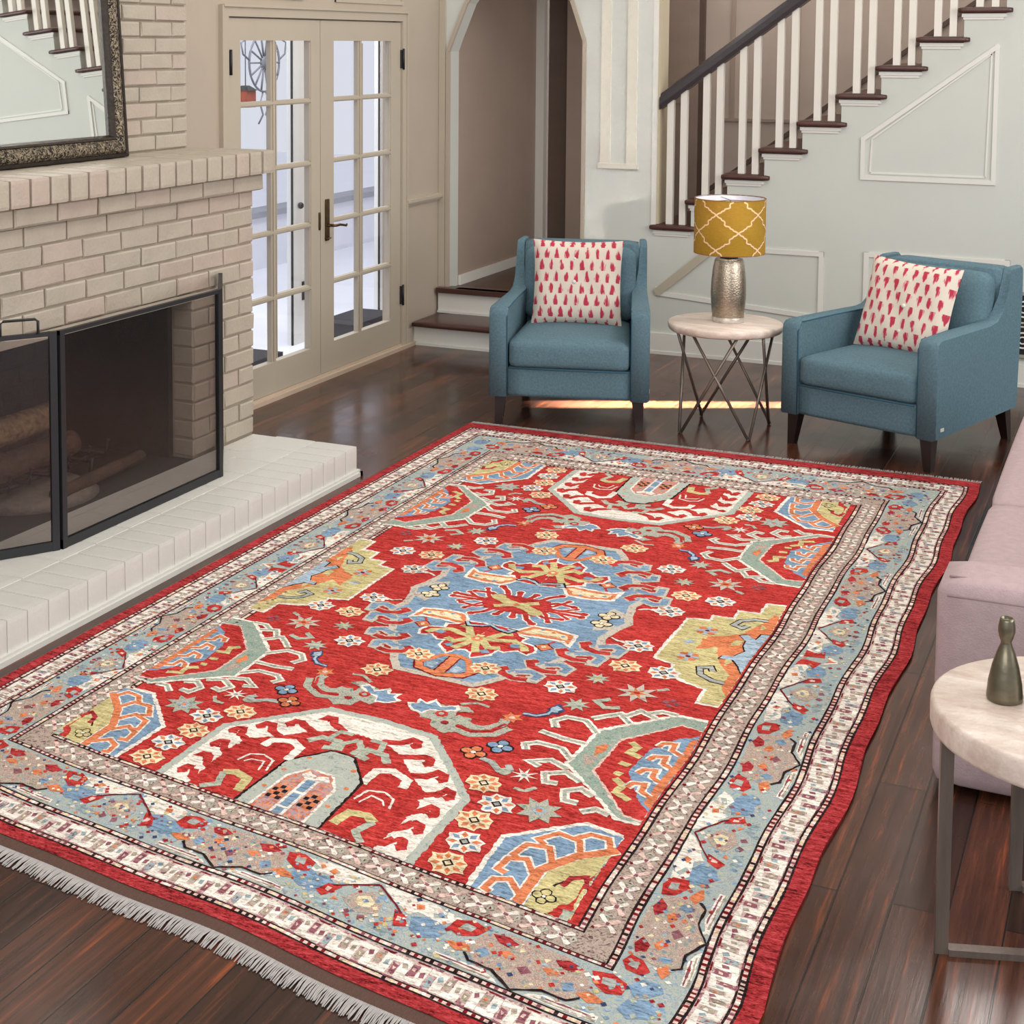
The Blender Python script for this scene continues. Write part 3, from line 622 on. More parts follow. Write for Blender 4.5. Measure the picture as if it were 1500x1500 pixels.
# ikat cushions
IK = bpy.data.materials.new('ikat_cotton'); IK.use_nodes = True; nt = IK.node_tree; L = nt.links; bs = nt.nodes['Principled BSDF']; bs.inputs['Roughness'].default_value = .9; bs.inputs['Specular IOR Level'].default_value = .15
tc = nn(nt, 'ShaderNodeTexCoord'); nz = nn(nt, 'ShaderNodeTexNoise'); nz.inputs['Scale'].default_value = 70; sca = nn(nt, 'ShaderNodeMapping'); sca.inputs['Scale'].default_value = (1.4, 1, .35)
L.new(tc.outputs['Object'], sca.inputs[0]); L.new(sca.outputs[0], nz.inputs[0])
sep = nn(nt, 'ShaderNodeSeparateXYZ'); L.new(tc.outputs['Object'], sep.inputs[0])
def mth(op, a, b_=None):
    n = nn(nt, 'ShaderNodeMath', operation=op)
    for i, q in enumerate((a, b_)):
        if q is None: continue
        if isinstance(q, (int, float)): n.inputs[i].default_value = q
        else: L.new(q, n.inputs[i])
    return n.outputs[0]
u = mth('MULTIPLY', sep.outputs['X'], 19.0); v = mth('MULTIPLY', sep.outputs['Z'], 16.5)
row = mth('FLOOR', v); odd = mth('MULTIPLY', mth('MODULO', mth('ADD', row, 100), 2), .5)
fu = mth('SUBTRACT', mth('FRACT', mth('ADD', mth('ADD', u, odd), 100)), .5); fv = mth('SUBTRACT', mth('FRACT', mth('ADD', v, 100)), .5)
jit = mth('MULTIPLY', mth('SUBTRACT', nz.outputs['Fac'], .5), 1.1)
wid = mth('ADD', mth('MULTIPLY', fv, .26), .26)      # drop: wider at the top
inside = mth('SUBTRACT', mth('SUBTRACT', wid, mth('ABSOLUTE', fu)), mth('MULTIPLY', mth('MULTIPLY', fv, fv), .55))
val = mth('ADD', inside, mth('MULTIPLY', jit, .55))
cr = nn(nt, 'ShaderNodeValToRGB'); e = cr.color_ramp.elements; e[0].position = .5; e[0].color = (*lin((214, 204, 190)), 1); e[1].position = .62; e[1].color = (*lin((178, 58, 78)), 1)
x_ = e.new(.54); x_.color = (*lin((216, 160, 160)), 1)
L.new(mth('ADD', val, .46), cr.inputs[0]); L.new(cr.outputs[0], bs.inputs['Base Color'])
def cushion(parent_loc, rz, local, tilt, roll, lab, s=.235, hgt=.225):
    root = empty('throw_pillow', (0, 0, 0)); tag(root, lab, 'cushion', 'ikat throw pillows on the armchairs')
    Mx = Matrix.Translation((*parent_loc, 0)) @ Matrix.Rotation(rz, 4, 'Z') @ Matrix.Translation(local) @ Matrix.Rotation(R(tilt), 4, 'X') @ Matrix.Rotation(R(roll), 4, 'Y')
    root.matrix_world = Mx
    n = 22; m = MB()
    for sd in (-1, 1):
        vs = []; fs = []
        for i in range(n+1):
            for j in range(n+1):
                a, c = 2*i/n-1, 2*j/n-1
                pin = 1-.055*(1-a*a)*(abs(c)**3) ; pin2 = 1-.055*(1-c*c)*(abs(a)**3)
                t = .062*((1-a**4)*(1-c**4))**.55+.002
                wr = .004*math.sin(9*a+5*c)*(1-a*a)*(1-c*c)
                vs.append((a*s*pin2, sd*(t+wr), c*hgt*pin))
        for i in range(n):
            for j in range(n):
                k = i*(n+1)+j; fs.append((k, k+1, k+n+2, k+n+1) if sd > 0 else (k, k+n+1, k+n+2, k+1))
        m.add(vs, fs, 0, True)
    m.build('cover', IK, root, fix=False)
    for k in range(3):
        q = MB(); q.lathe([(0, -.006), (.010, -.004), (.011, 0), (.007, .004), (0, .005)], (0, 0, 0), 12); o = q.build('button', W_TRIM, root); o.rotation_euler = (R(90), 0, 0); o.location = (.012, -.068+.012*abs(k-1), -.12+.12*k); tag(o, 'white button')
    return root
cushion((-2.575, 7.185), R(15), (.0, .50, .655), -13, 180, 'ikat throw pillow on the left armchair, facing straight ahead')
cushion((-1.215, 7.262), R(-20.5), (-.005, .47, .645), -17, 3.5, 'ikat throw pillow on the right armchair, slumped to one side')
# ------------------------------------------------------------------ small table and lamp between the armchairs
TRAV = mat('pale_travertine', (228, 214, 202), .4, .0, (7, 26, 14), .2, 70, rgb2=(186, 164, 150), detail=9)
STEEL = mat('brushed_steel', (122, 111, 102), .34, .15, (60, 60, 6), metal=.55)
tb = empty('side_table', (-1.895, 7.56, 0)); tag(tb, 'small round side table with a pale stone top and crossed thin metal legs', 'side table')
q = MB(); q.lathe([(0, .492), (.268, .492), (.276, .500), (.280, .512), (.280, .524), (.274, .533), (0, .535)], (0, 0, 0), 64); q.build('table_top', TRAV, tb)
for i, a in enumerate((230, 312, 42, 130)):
    for s in (-1, 1):
        a1 = R(a+s*68); p0 = (.255*math.cos(R(a))+.004*s, .255*math.sin(R(a)), .004); p1 = (.235*math.cos(a1), .235*math.sin(a1), .492)
        q = MB(); q.tube([p0, p1], .0075, 8); q.build('leg', STEEL, tb)
lp = empty('table_lamp', (-1.885, 7.57, .535)); tag(lp, 'table lamp with a mustard trellis drum shade and a hammered silver base', 'lamp')
SILV = mat('hammered_silver', (176, 164, 146), .28, .22, (60, 60, 160), .22, 140, metal=.95)
q = MB(); q.lathe([(0, 0), (.070, 0), (.074, .004), (.077, .02), (.084, .10), (.086, .14), (.084, .20), (.077, .27), (.070, .305), (.066, .312), (.050, .316), (0, .317)], (0, 0, 0), 48)
q.build('lamp_base', SILV, lp)
q = MB(); q.lathe([(0, .316), (.042, .316), (.046, .322), (.03, .33), (.016, .336), (.014, .40), (0, .40)], (0, 0, 0), 24); q.build('neck', BLACK, lp)
q = MB(); q.lathe([(.0885-.012, .0), (.081, .012), (.0785, .026)], (0, 0, 0), 48, cap=False); q.build('base_band', mat('worn_white_band', (206, 200, 190), .4, .3, (30, 30, 60), .2, 60, metal=.5), lp)
MUST = mat('mustard_fabric', (160, 124, 40), .8, .10, (60, 60, 200), .2, 300, spec=.2); PINK = mat('pink_cream_thread', (232, 196, 158), .8, .06); LINR = mat('lamp_lining', (226, 224, 232), .7, .02); EDGE = mat('shade_edge', (128, 84, 32), .7, .1)
q = MB(); rs, zb, zt = .172, .34, .612
q.lathe([(rs, zb), (rs, zt)], (0, 0, 0), 96, 0, cap=False); q.lathe([(rs-.003, zt), (rs-.003, zb)], (0, 0, 0), 96, 2, cap=False); q.lathe([(rs+.0008, zb), (rs+.0008, zb+.005), (rs-.003, zb+.005), (rs-.003, zb)], (0, 0, 0), 96, 3, cap=False); q.lathe([(rs+.0008, zt-.005), (rs+.0008, zt), (rs-.003, zt), (rs-.003, zt-.005)], (0, 0, 0), 96, 3, cap=False)
NL = 5; dth = 2*math.pi/NL; hz = .172          # stepped ogee trellis, wrapped round the drum
def onshade(a, z): return Vector(((rs+.0011)*math.cos(a), (rs+.0011)*math.sin(a), z))
half = [(0, 0), (.12, .10), (.22, .14), (.26, .22), (.36, .26), (.40, .36), (.56, .40), (.62, .45), (.60, .60), (.64, .68), (.74, .72), (.78, .82), (.88, .86), (1, 1)]
def strand(a0, z0, sa):
    pts = [(a0+sa*dth*.5*x, z0+hz*.5*y_) for x, y_ in half]
    for (a_, z_), (b_, w_) in zip(pts, pts[1:]):
        n = 3
        for i in range(n):
            t0, t1 = i/n, (i+1)/n; p0 = (a_+(b_-a_)*t0, z_+(w_-z_)*t0); p1 = (a_+(b_-a_)*t1, z_+(w_-z_)*t1)
            if min(p0[1], p1[1]) < zb+.004 or max(p0[1], p1[1]) > zt-.004: continue
            dx, dz = (p1[0]-p0[0])*rs, p1[1]-p0[1]; l = math.hypot(dx, dz) or 1; ox, oz_ = -dz/l*.0035, dx/l*.0035
            q.add([onshade(p0[0]+ox/rs, p0[1]+oz_), onshade(p1[0]+ox/rs, p1[1]+oz_), onshade(p1[0]-ox/rs, p1[1]-oz_), onshade(p0[0]-ox/rs, p0[1]-oz_)], [(0, 1, 2, 3)], 1)
for i in range(NL):
    for j in range(-1, 3):
        for s in (-1, 1):
            a0 = i*dth+R(-62); z0 = zb+.03+(j-.5)*hz
            strand(a0, z0, s); strand(a0+dth*.5, z0+hz*.5, s)
q.build('lamp_shade', [MUST, PINK, LINR, EDGE], lp, fix=False)
q = MB()
for a in range(3): q.tube([(0, 0, .60), (.168*math.cos(a*2.09), .168*math.sin(a*2.09), .60)], .002, 5)
q.tube([(0, 0, .40), (0, 0, .60)], .004, 6); q.build('shade_carrier', STEEL, lp)
# ------------------------------------------------------------------ wall vent
v_ = empty('wall_vent', (-.705, YW-.016, .175)); tag(v_, 'black wall vent with white scroll grille low on the wall beside the right armchair', 'vent')
q = MB(); q.box((0, 0, 0), (.42, .012, .35)); q.build('back_plate', BLACK, v_)
q = MB(); q.bar((-.008, -.002, .35), (.428, -.002, .35), (.009, .006, (0, -1, 0))); q.bar((-.008, -.002, 0), (.428, -.002, 0), (.009, .006, (0, -1, 0))); q.bar((0, -.002, 0), (0, -.002, .35), (.009, .006, (0, -1, 0))); q.bar((.42, -.002, 0), (.42, -.002, .35), (.009, .006, (0, -1, 0))); q.build('vent_frame', mat('grey_vent_frame', (150, 146, 136), .5, .1), v_)
q = MB()
ringp = lambda x, z, r: [(x+r*math.cos(t*math.pi/10), -.005, z+r*math.sin(t*math.pi/10)) for t in range(20)]
for i in range(4):
    x0 = .058+.104*i
    for zc in (.262, .088):
        q.tube(ringp(x0, zc, .043), .0055, 6, closed=True); q.tube(ringp(x0, zc, .019), .0045, 6, closed=True)
        for t in range(4):
            a = math.pi/4+t*math.pi/2; q.tube([(x0+.019*math.cos(a), -.005, zc+.019*math.sin(a)), (x0+.043*math.cos(a), -.005, zc+.043*math.sin(a))], .0045, 6)
        q.tube(ringp(x0+.052, zc+.058*(1 if zc > .2 else -1), .017), .0045, 6, closed=True)
q.tube([(.005, -.005, .186), (.415, -.005, .186)], .006, 6); q.tube([(.005, -.005, .164), (.415, -.005, .164)], .006, 6)
q.build('grille', W_TRIM, v_)
# ------------------------------------------------------------------ sofa
MAUVE = mat('mauve_linen', (178, 157, 159), .85, .07, (40, 40, 40), .25, 240, spec=.2); MPIP = mat('mauve_piping', (96, 78, 82), .8, .1, (30, 30, 30))
sf = empty('sofa', (.02, 5.4, 0)); tag(sf, 'mauve upholstered sofa along the right edge of the rug', 'sofa')
SI = Matrix.Translation((-.02, -5.4, 0))
def sp_(name, c, s, r, bulge=(0, 0, 0), n=8, m=MAUVE, par=None):
    q = MB(); q.rbox(c, s, r, n, bulge=bulge); o = q.build(name, m, par or sf); o.matrix_parent_inverse = SI; return o
sp_('arm', (.02, 4.165, .285), (.974, .215, .54), .035, (0, .006, .004)); sp_('arm', (.07, 6.90, .285), (.86, .215, .54), .035)
q = MB(); q.tube([(-.44, 4.059, .516), (.48, 4.059, .516)], .0035, 6); q.tube([(-.44, 4.10, .553), (.48, 4.10, .553)], .003, 6); o = q.build('seam', mat('mauve_seam', (158, 136, 140), .85, .08), sf); o.matrix_parent_inverse = SI
sp_('sofa_base', (.03, 5.53, .16), (.90, 2.52, .20), .02)
c_ = sp_('seat_cushion', (-.06, 4.75, .355), (.775, .955, .19), .03, (.008, 0, .006)); d_ = sp_('seat_cushion', (-.06, 6.012, .355), (.775, 1.555, .19), .03, (.008, 0, .006))
for par, y0, y1 in ((c_, 4.285, 5.22), (d_, 5.242, 6.78)):
    q = MB(); q.tube([(-.418, y0+.02, .448), (-.418, y1-.02, .448)], .004, 6); q.tube([(-.449, y0+.02, .418), (-.449, y1-.02, .418)], .004, 6); o = q.build('piping', MPIP, par)
    o.matrix_parent_inverse = SI
sp_('backrest', (.42, 5.53, .42), (.20, 2.52, .75), .05)
sp_('back_cushion', (.28, 4.75, .62), (.18, .93, .40), .07, (.02, 0, .01)); sp_('back_cushion', (.28, 6.012, .62), (.18, 1.53, .40), .07, (.02, 0, .01))
for x, y in ((-.40, 4.16), (.44, 4.16), (-.3, 6.9), (.44, 6.9)):
    q = MB(); q.taper((x, y, 0), .02, (x, y, .07), .025); o = q.build('leg', LEGW, sf); o.matrix_parent_inverse = SI
# ------------------------------------------------------------------ coffee table and vases
ct = empty('coffee_table', (-.094, 3.448, 0)); tag(ct, 'round stone-topped table with a square steel frame in front of the sofa arm', 'coffee table')
q = MB(); q.lathe([(0, .458), (.296, .458), (.303, .462), (.3055, .470), (.3055, .510), (.303, .517), (.297, .520), (0, .520)], (0, 0, 0), 96); q.build('table_top', TRAV, ct)
for k in range(2):
    q = MB()
    L_ = .352
    for xx in (0, L_): q.box((xx-.0135, -.0065, 0), (xx+.0135, .0065, .458))
    q.box((.0135, -.0135, 0), (L_-.0135, .0135, .014)); q.box((.0135, -.0135, .444), (L_-.0135, .0135, .458))
    o = q.build('frame', STEEL, ct); o.rotation_euler = (0, 0, R(19)); o.location = (-.256+.118*k, -.128+.332*k, 0)
PEWT = mat('olive_pewter', (112, 106, 88), .3, .2, (10, 10, 20), .08, 40, metal=.75)
def vase(loc, k, lab):
    q = MB(); q.lathe([(0, 0), (.033, 0), (.0365, .004), (.0365, .012), (.034, .04), (.027, .075), (.018, .105), (.0115, .122), (.0115, .128), (.015, .136), (.0175, .148), (.0175, .158), (.015, .172), (.0135, .178), (.011, .178), (.012, .165), (0, .150)], (0, 0, 0), 40)
    q.v = [(x*k, y*k, z*k) for x, y, z in q.v]
    o = q.build('bottle_vase', PEWT); o.location = loc; tag(o, lab, 'vase', 'pewter bottle vases on the round table'); return o
vase((-.252, 3.44, .52), 1.0, 'pewter bottle vase with a bulb neck, fully in view on the round stone table')
vase((-.165, 3.47, .52), 1.12, 'pewter bottle vase cut off by the right edge of the photo')
# ------------------------------------------------------------------ rug (all pattern coordinates in millimetres from the rug's centre)
BBK = [-2110, -2060, -1940, -1740, -1600, 0, 1600, 1740, 1940, 2060, 2110]
YYK = [2.745, 2.79, 2.905, 3.085, 3.19, 4.795, 6.48, 6.62, 6.85, 6.965, 7.06]
def interp(x, xs, ys):
    if x <= xs[0]: return ys[0]+(x-xs[0])*(ys[1]-ys[0])/(xs[1]-xs[0])
    for a, b_, c, d in zip(xs, xs[1:], ys, ys[1:]):
        if x <= b_: return c+(x-a)*(d-c)/(b_-a)
    return ys[-1]+(x-xs[-1])*(ys[-1]-ys[-2])/(xs[-1]-xs[-2])
def rugxy(a, b_):
    am = a/1000
    X = -1.845+am-.025*(1-abs(am)/1.2); Y = interp(b_, BBK, YYK)
    wr = min(1, max(0, (am+.2)/1.4))**2; X += wr*(.007*math.sin(b_/150+.6)+.005*math.sin(b_/72))   # the selvedges wander a little
    wf = min(1, max(0, -b_/2110))**3; Y += wf*(.009*math.sin(a/190+1)+.004*math.sin(a/83))
    return X, Y-.155*(X+1.87)*min(1, max(0, -b_/1600))
rg = empty('rug', (-1.87, 4.8, 0)); tag(rg, 'large red patterned oriental rug with blue medallion, many borders and grey fringes', 'rug')
RC = {'red': (186, 54, 50), 'edge': (166, 48, 52), 'blue': (126, 154, 180), 'lblue': (166, 186, 202), 'navy': (62, 72, 108), 'white': (238, 229, 217), 'taupe': (172, 160, 144),
      'green': (150, 164, 152), 'lgreen': (176, 182, 166), 'grey': (168, 172, 166), 'olive': (202, 190, 136), 'orange': (216, 128, 86), 'black': (40, 26, 26), 'dred': (120, 22, 30), 'mauve': (142, 88, 98), 'pink': (226, 194, 182), 'cream': (232, 214, 176), 'bgrey': (150, 168, 172)}
RM = {k: wool('wool_'+k, v, .46 if k == 'edge' else .36 if k == 'red' else .30) for k, v in RC.items()}
RM['sp_main'] = speckle('wool_main_border', [(126, 154, 184), (150, 170, 180), (166, 176, 168), (178, 182, 164), (140, 160, 176), (186, 184, 172), (150, 168, 172), (170, 158, 150)], 48)
RM['sp_hex'] = speckle('wool_palmette', [(120, 140, 160), (150, 150, 132), (186, 172, 156), (168, 128, 124), (196, 184, 166), (158, 150, 140), (196, 150, 130)], 75)
RM['sp_taupe'] = speckle('wool_inner_guard', [(92, 64, 68), (140, 122, 114), (172, 154, 144), (186, 166, 154), (150, 138, 122), (120, 92, 94)], 85)
RM['sp_guard'] = speckle('wool_outer_guard', [(130, 76, 90), (166, 118, 124), (196, 166, 160), (214, 190, 182), (176, 150, 140), (140, 96, 106)], 60)
RM['sp_drag'] = speckle('wool_dragon', [(110, 128, 118), (150, 160, 146), (184, 184, 166), (160, 150, 140), (170, 182, 178)], 70)
RM['sp_arch'] = speckle('wool_arch', [(150, 116, 120), (214, 116, 74), (166, 150, 158), (224, 150, 110), (140, 128, 144)], 55)
RM['sp_lobe'] = speckle('wool_lobe', [(112, 134, 124), (140, 158, 146), (156, 170, 156), (132, 150, 140), (170, 178, 164), (158, 160, 146)], 62)
RM['sp_pale'] = speckle('wool_pale_grey', [(140, 150, 142), (164, 172, 164), (182, 186, 174), (170, 178, 172), (192, 192, 176), (156, 166, 168)], 60)
RM['sp_hook'] = speckle('wool_hook', [(166, 134, 126), (178, 170, 156), (196, 194, 180), (206, 182, 166), (162, 172, 176)], 70)
RKEYS = list(RM); RI = {k: i for i, k in enumerate(RKEYS)}
rb = MB(); ZT = .0095
def lay(poly, col, z, jit=2.8, step=8):
    """one woven motif; its outline follows the knots, so it is slightly irregular"""
    P = []
    n = len(poly)
    for i in range(n):
        p, q = poly[i], poly[(i+1) % n]; L = math.hypot(q[0]-p[0], q[1]-p[1]); k = max(1, int(L/step)) if jit else 1
        for t in range(k):
            a = p[0]+(q[0]-p[0])*t/k; c = p[1]+(q[1]-p[1])*t/k
            P.append((a+random.uniform(-jit, jit), c+random.uniform(-jit, jit)))
    W = [rugxy(*p) for p in P]
    tri = tessellate_polygon([[Vector((x, y, 0)) for x, y in W]])
    zz = ZT+.00022*z+random.uniform(0, .00015)
    fs = []
    for t in tri:
        (x0, y0), (x1, y1), (x2, y2) = (W[i] for i in t)
        fs.append(tuple(t) if (x1-x0)*(y2-y0)-(x2-x0)*(y1-y0) > 0 else tuple(reversed(t)))
    rb.add([(x, y, zz) for x, y in W], fs, RI[col])
SYM = {'n': [(1, 1)], 'x': [(1, 1), (-1, 1)], 'y': [(1, 1), (1, -1)], '4': [(1, 1), (-1, 1), (1, -1), (-1, -1)], 'r': [(1, 1), (-1, -1)]}
SH = -25
def fld(poly, col, z, s='4', **k):
    for sx, sy in SYM[s]: lay([(p[0]*sx+SH, p[1]*sy) for p in poly], col, z, **k)
def ribbon(pts, wd, closed=False):
    n = len(pts); l = []; r = []
    for i, p in enumerate(pts):
        a = pts[i-1] if (i > 0 or closed) else p; c = pts[(i+1) % n] if (i < n-1 or closed) else p
        d1 = Vector((p[0]-a[0], p[1]-a[1])); d2_ = Vector((c[0]-p[0], c[1]-p[1]))
        if d1.length < 1e-6: d1 = d2_.copy()
        if d2_.length < 1e-6: d2_ = d1.copy()
        d1.normalize(); d2_.normalize(); t = d1+d2_
        if t.length < 1e-3: t = d1
        t.normalize(); nrm = Vector((-t.y, t.x)); m = min(1.6, 1/max(.5, t.dot(d1)))
        l.append((p[0]+nrm.x*wd/2*m, p[1]+nrm.y*wd/2*m)); r.append((p[0]-nrm.x*wd/2*m, p[1]-nrm.y*wd/2*m))
    return l, r
def strk(pts, wd, col, z, s='4', closed=False, jit=1.6):
    l, r = ribbon(pts, wd, closed)
    if closed:
        for i in range(len(pts)):
            j = (i+1) % len(pts); fld([l[i], l[j], r[j], r[i]], col, z, s, jit=jit)
    else: fld(l+r[::-1], col, z, s, jit=jit)
def disc(c, r, col, z, s='4', n=10, ry=None, jit=1.5):
    fld([(c[0]+r*math.cos(2*math.pi*i/n), c[1]+(ry or r)*math.sin(2*math.pi*i/n)) for i in range(n)], col, z, s, jit=jit, step=30)
def flower(c, k, s='4', r=47):
    cols = [('cream', 'orange', 'orange'), ('white', 'blue', 'orange'), ('white', 'orange', 'cream')][k % 3]
    P = []
    for i in range(16):
        a = 2*math.pi*i/16+math.pi/8; q = r*(1.05 if i % 2 == 0 else .84)*(1.04 if (i//2) % 2 else .97); P.append((c[0]+q*math.cos(a)*1.05, c[1]+q*math.sin(a)))
    fld(P, cols[0], 8, s)
    for i in range(8):
        a = math.pi*i/4+math.pi/8; d = .62*r
        x, y = c[0]+d*math.cos(a), c[1]+d*math.sin(a); e1 = (math.cos(a)*.32*r, math.sin(a)*.32*r); e2 = (-math.sin(a)*.17*r, math.cos(a)*.17*r)
        fld([(x+e1[0], y+e1[1]), (x+e2[0], y+e2[1]), (x-e1[0]*.8, y-e1[1]*.8), (x-e2[0], y-e2[1])], cols[1] if i % 2 else cols[2], 9, s, jit=1)
    q = 16; fld([(c[0]+q, c[1]), (c[0], c[1]+q*1.05), (c[0]-q, c[1]), (c[0], c[1]-q*1.05)], 'black', 10, s, jit=.6); q = 9.5
    fld([(c[0]+q, c[1]), (c[0], c[1]+q), (c[0]-q, c[1]), (c[0], c[1]-q)], 'grey' if k % 2 else 'cream', 11, s, jit=.5)
def star(c, r, ri, col, z, s='4', n=8):
    fld([(c[0]+(r if i % 2 == 0 else ri)*math.cos(math.pi*i/n), c[1]+(r if i % 2 == 0 else ri)*math.sin(math.pi*i/n)) for i in range(2*n)], col, z, s, jit=1.2, step=20)
def dots4(c, col, s='4', r=13, out=True):
    for dx, dy in ((0, 1), (1, 0), (0, -1), (-1, 0)):
        if out: disc((c[0]+dx*r*1.25, c[1]+dy*r*1.25), r*1.15, 'black', 8, s, 8)
        disc((c[0]+dx*r*1.25, c[1]+dy*r*1.25), r*.85, col, 9, s, 8)
    disc(c, r*.45, 'white', 10, s, 6)
# ---- ground of the carpet
def rect(x, y): return [(-x, -y), (x, -y), (x, y), (-x, y)]
def band(xo, yo, xi, yi, col, z):
    for p in ([(-xo, -yo), (xo, -yo), (xi, -yi), (-xi, -yi)], [(xo, -yo), (xo, yo), (xi, yi), (xi, -yi)], [(xo, yo), (-xo, yo), (-xi, yi), (xi, yi)], [(-xo, yo), (-xo, -yo), (-xi, -yi), (-xi, yi)]):
        lay(p, col, z, jit=.8, step=60)
lay(rect(792, 1602), 'red', 1, jit=0)
for (a0, b0), (a1, b1), col in (((1200, 2110), (1153, 2062), 'edge'), ((1153, 2062), (1075, 1962), 'sp_guard'), ((1075, 1962), (900, 1740), 'sp_main'), ((900, 1740), (790, 1600), 'sp_taupe')):
    band(a0, b0, a1, b1, col, 1)
def beads(xo, yo, ww):
    """double dark line with a row of light and dark beads between"""
    band(xo+ww, yo+ww, xo-ww, yo-ww, 'black', 3); band(xo+ww-5.4, yo+ww-5.4, xo-ww+5.4, yo-ww+5.4, 'pink', 4)
    for side in range(4):
        L = xo if side % 2 == 0 else yo; k = -L; i = 0
        while k < L-8:
            if i % 2 == 0:
                c = random.choice(['dred', 'black', 'cream', 'mauve', 'white', 'dred'])
                h = ww-5
                q = {0: [(k, -yo-h), (k+9, -yo-h), (k+9, -yo+h), (k, -yo+h)], 1: [(xo-h, k), (xo+h, k), (xo+h, k+9), (xo-h, k+9)], 2: [(k, yo-h), (k+9, yo-h), (k+9, yo+h), (k, yo+h)], 3: [(-xo-h, k), (-xo+h, k), (-xo+h, k+9), (-xo-h, k+9)]}[side]
                lay(q, c, 5, jit=0)
            k += 9.5; i += 1
beads(1149, 2056, 10); beads(1066, 1950, 10.5); beads(892, 1730, 10.5); beads(800, 1611, 10.5)
# ---- guards and main border: motifs given as (along, across 0..1 from the inner edge), placed on each side
def place(side, poly, lo, hi, col, z, jit=1.6):
    out = []
    for s, w_ in poly:
        (xi, yi), (xo, yo) = lo, hi
        if side == 0: out.append((s, -(yi+(yo-yi)*w_)))
        elif side == 1: out.append((xi+(xo-xi)*w_, s))
        elif side == 2: out.append((s, yi+(yo-yi)*w_))
        else: out.append((-(xi+(xo-xi)*w_), s))
    lay(out, col, z, jit=jit, step=14)
LO, HI = (902, 1742), (1055, 1938)
def place_main(side, c, kind):
    P = lambda poly, col, z, **k: [place(side, [(c+m*s, w_) for s, w_ in poly], LO, HI, col, z, **k) for m in (1, -1)]
    def S(pts, wd, col, z):
        l, r = ribbon([(s, w_*155) for s, w_ in pts], wd); P([(s, w_/155) for s, w_ in l+r[::-1]], col, z)
    if kind == 'hex':
        place(side, [(c-118, .18), (c-60, .05), (c+60, .05), (c+118, .18), (c+140, .55), (c+112, .78), (c+58, .80), (c, 1.0), (c-58, .80), (c-112, .78), (c-140, .55)], LO, HI, 'sp_hex', 4)
        S([(0, 1.0), (56, .80), (112, .80), (132, .68)], 6, 'black', 7)
        P([(40, .93), (70, .86), (185, .86), (185, .97), (30, .99)], 'white', 4); S([(66, .90), (180, .90)], 4, 'mauve', 5); S([(50, .955), (184, .955)], 4, 'taupe', 5)
        P([(150, .70), (120, .62), (140, .5), (165, .55), (185, .62)], 'orange', 6)
        P([(60, .30), (40, .18), (70, .10), (105, .16), (85, .28)], 'edge', 6); P([(30, .42), (52, .34), (70, .42), (50, .50)], 'orange', 6)
        P([(130, .30), (120, .12), (160, .05), (195, .14), (200, .36), (170, .44)], 'red', 6); P([(150, .28), (146, .16), (172, .14), (178, .28)], 'grey', 7)
        P([(205, .62), (212, .40), (250, .30), (285, .42), (270, .62), (235, .74)], 'blue', 4)
        P([(0, .50), (18, .58), (0, .68)], 'mauve', 6); P([(80, .55), (100, .45), (115, .58), (95, .68)], 'blue', 5); P([(20, .25), (36, .2), (30, .32)], 'cream', 6)
    else:
        h = [(0, .06), (62, .30), (92, .44)]
        P([(8, .0), (40, .0), (150, .02), (182, .12), (150, .2), (160, .3), (118, .28), (104, .40), (80, .30), (60, .28), (20, .10)], 'white', 4)
        P([(176, .06), (215, .10), (200, .26), (180, .34), (150, .30), (186, .2)], 'white', 4)
        P([(105, .14), (122, .10), (130, .2), (112, .24)], 'orange', 6); P([(150, .06), (170, .08), (160, .16)], 'pink', 6)
        S(h, 5, 'dred', 7); P([(70, .40), (104, .44), (122, .64), (96, .72), (84, .58)], 'red', 6); P([(88, .50), (100, .50), (102, .58), (92, .60)], 'pink', 7)
        P([(0, .24), (40, .42), (46, .62), (0, .76)], 'sp_hex', 4); P([(0, .34), (22, .44), (20, .56), (0, .60)], 'cream', 5); P([(0, .42), (9, .47), (0, .52)], 'blue', 6)
        P([(118, .42), (170, .30), (206, .40), (200, .60), (160, .72), (130, .66)], 'blue', 4)
        P([(10, .78), (22, .74), (30, .82), (16, .88)], 'mauve', 6)
        P([(60, .74), (110, .80), (90, .92), (40, .90)], 'bgrey', 3); P([(56, .66), (70, .62), (74, .72)], 'orange', 6)
for side in (1, 3):
    for c in (-1520, -690, 655, 1485): place_main(side, c, 'hex')
    for c in (-1125, -275, 225, 1075): place_main(side, c, 'peak')
    for m in (1, -1): place(side, [(-25+m*10, .1), (-25+m*60, .06), (-25+m*45, .3), (-25+m*70, .42), (-25+m*20, .5)], LO, HI, 'red', 6)
    place(side, [(-60, .5), (-25, .62), (10, .5), (-25, .85)], LO, HI, 'white', 5); place(side, [(-40, .55), (-25, .6), (-10, .56), (-25, .75)], LO, HI, 'orange', 6)
for side in (0, 2):
    for c in (-752, -22, 748): place_main(side, c, 'hex')
    for c in (-388, 348): place_main(side, c, 'peak')
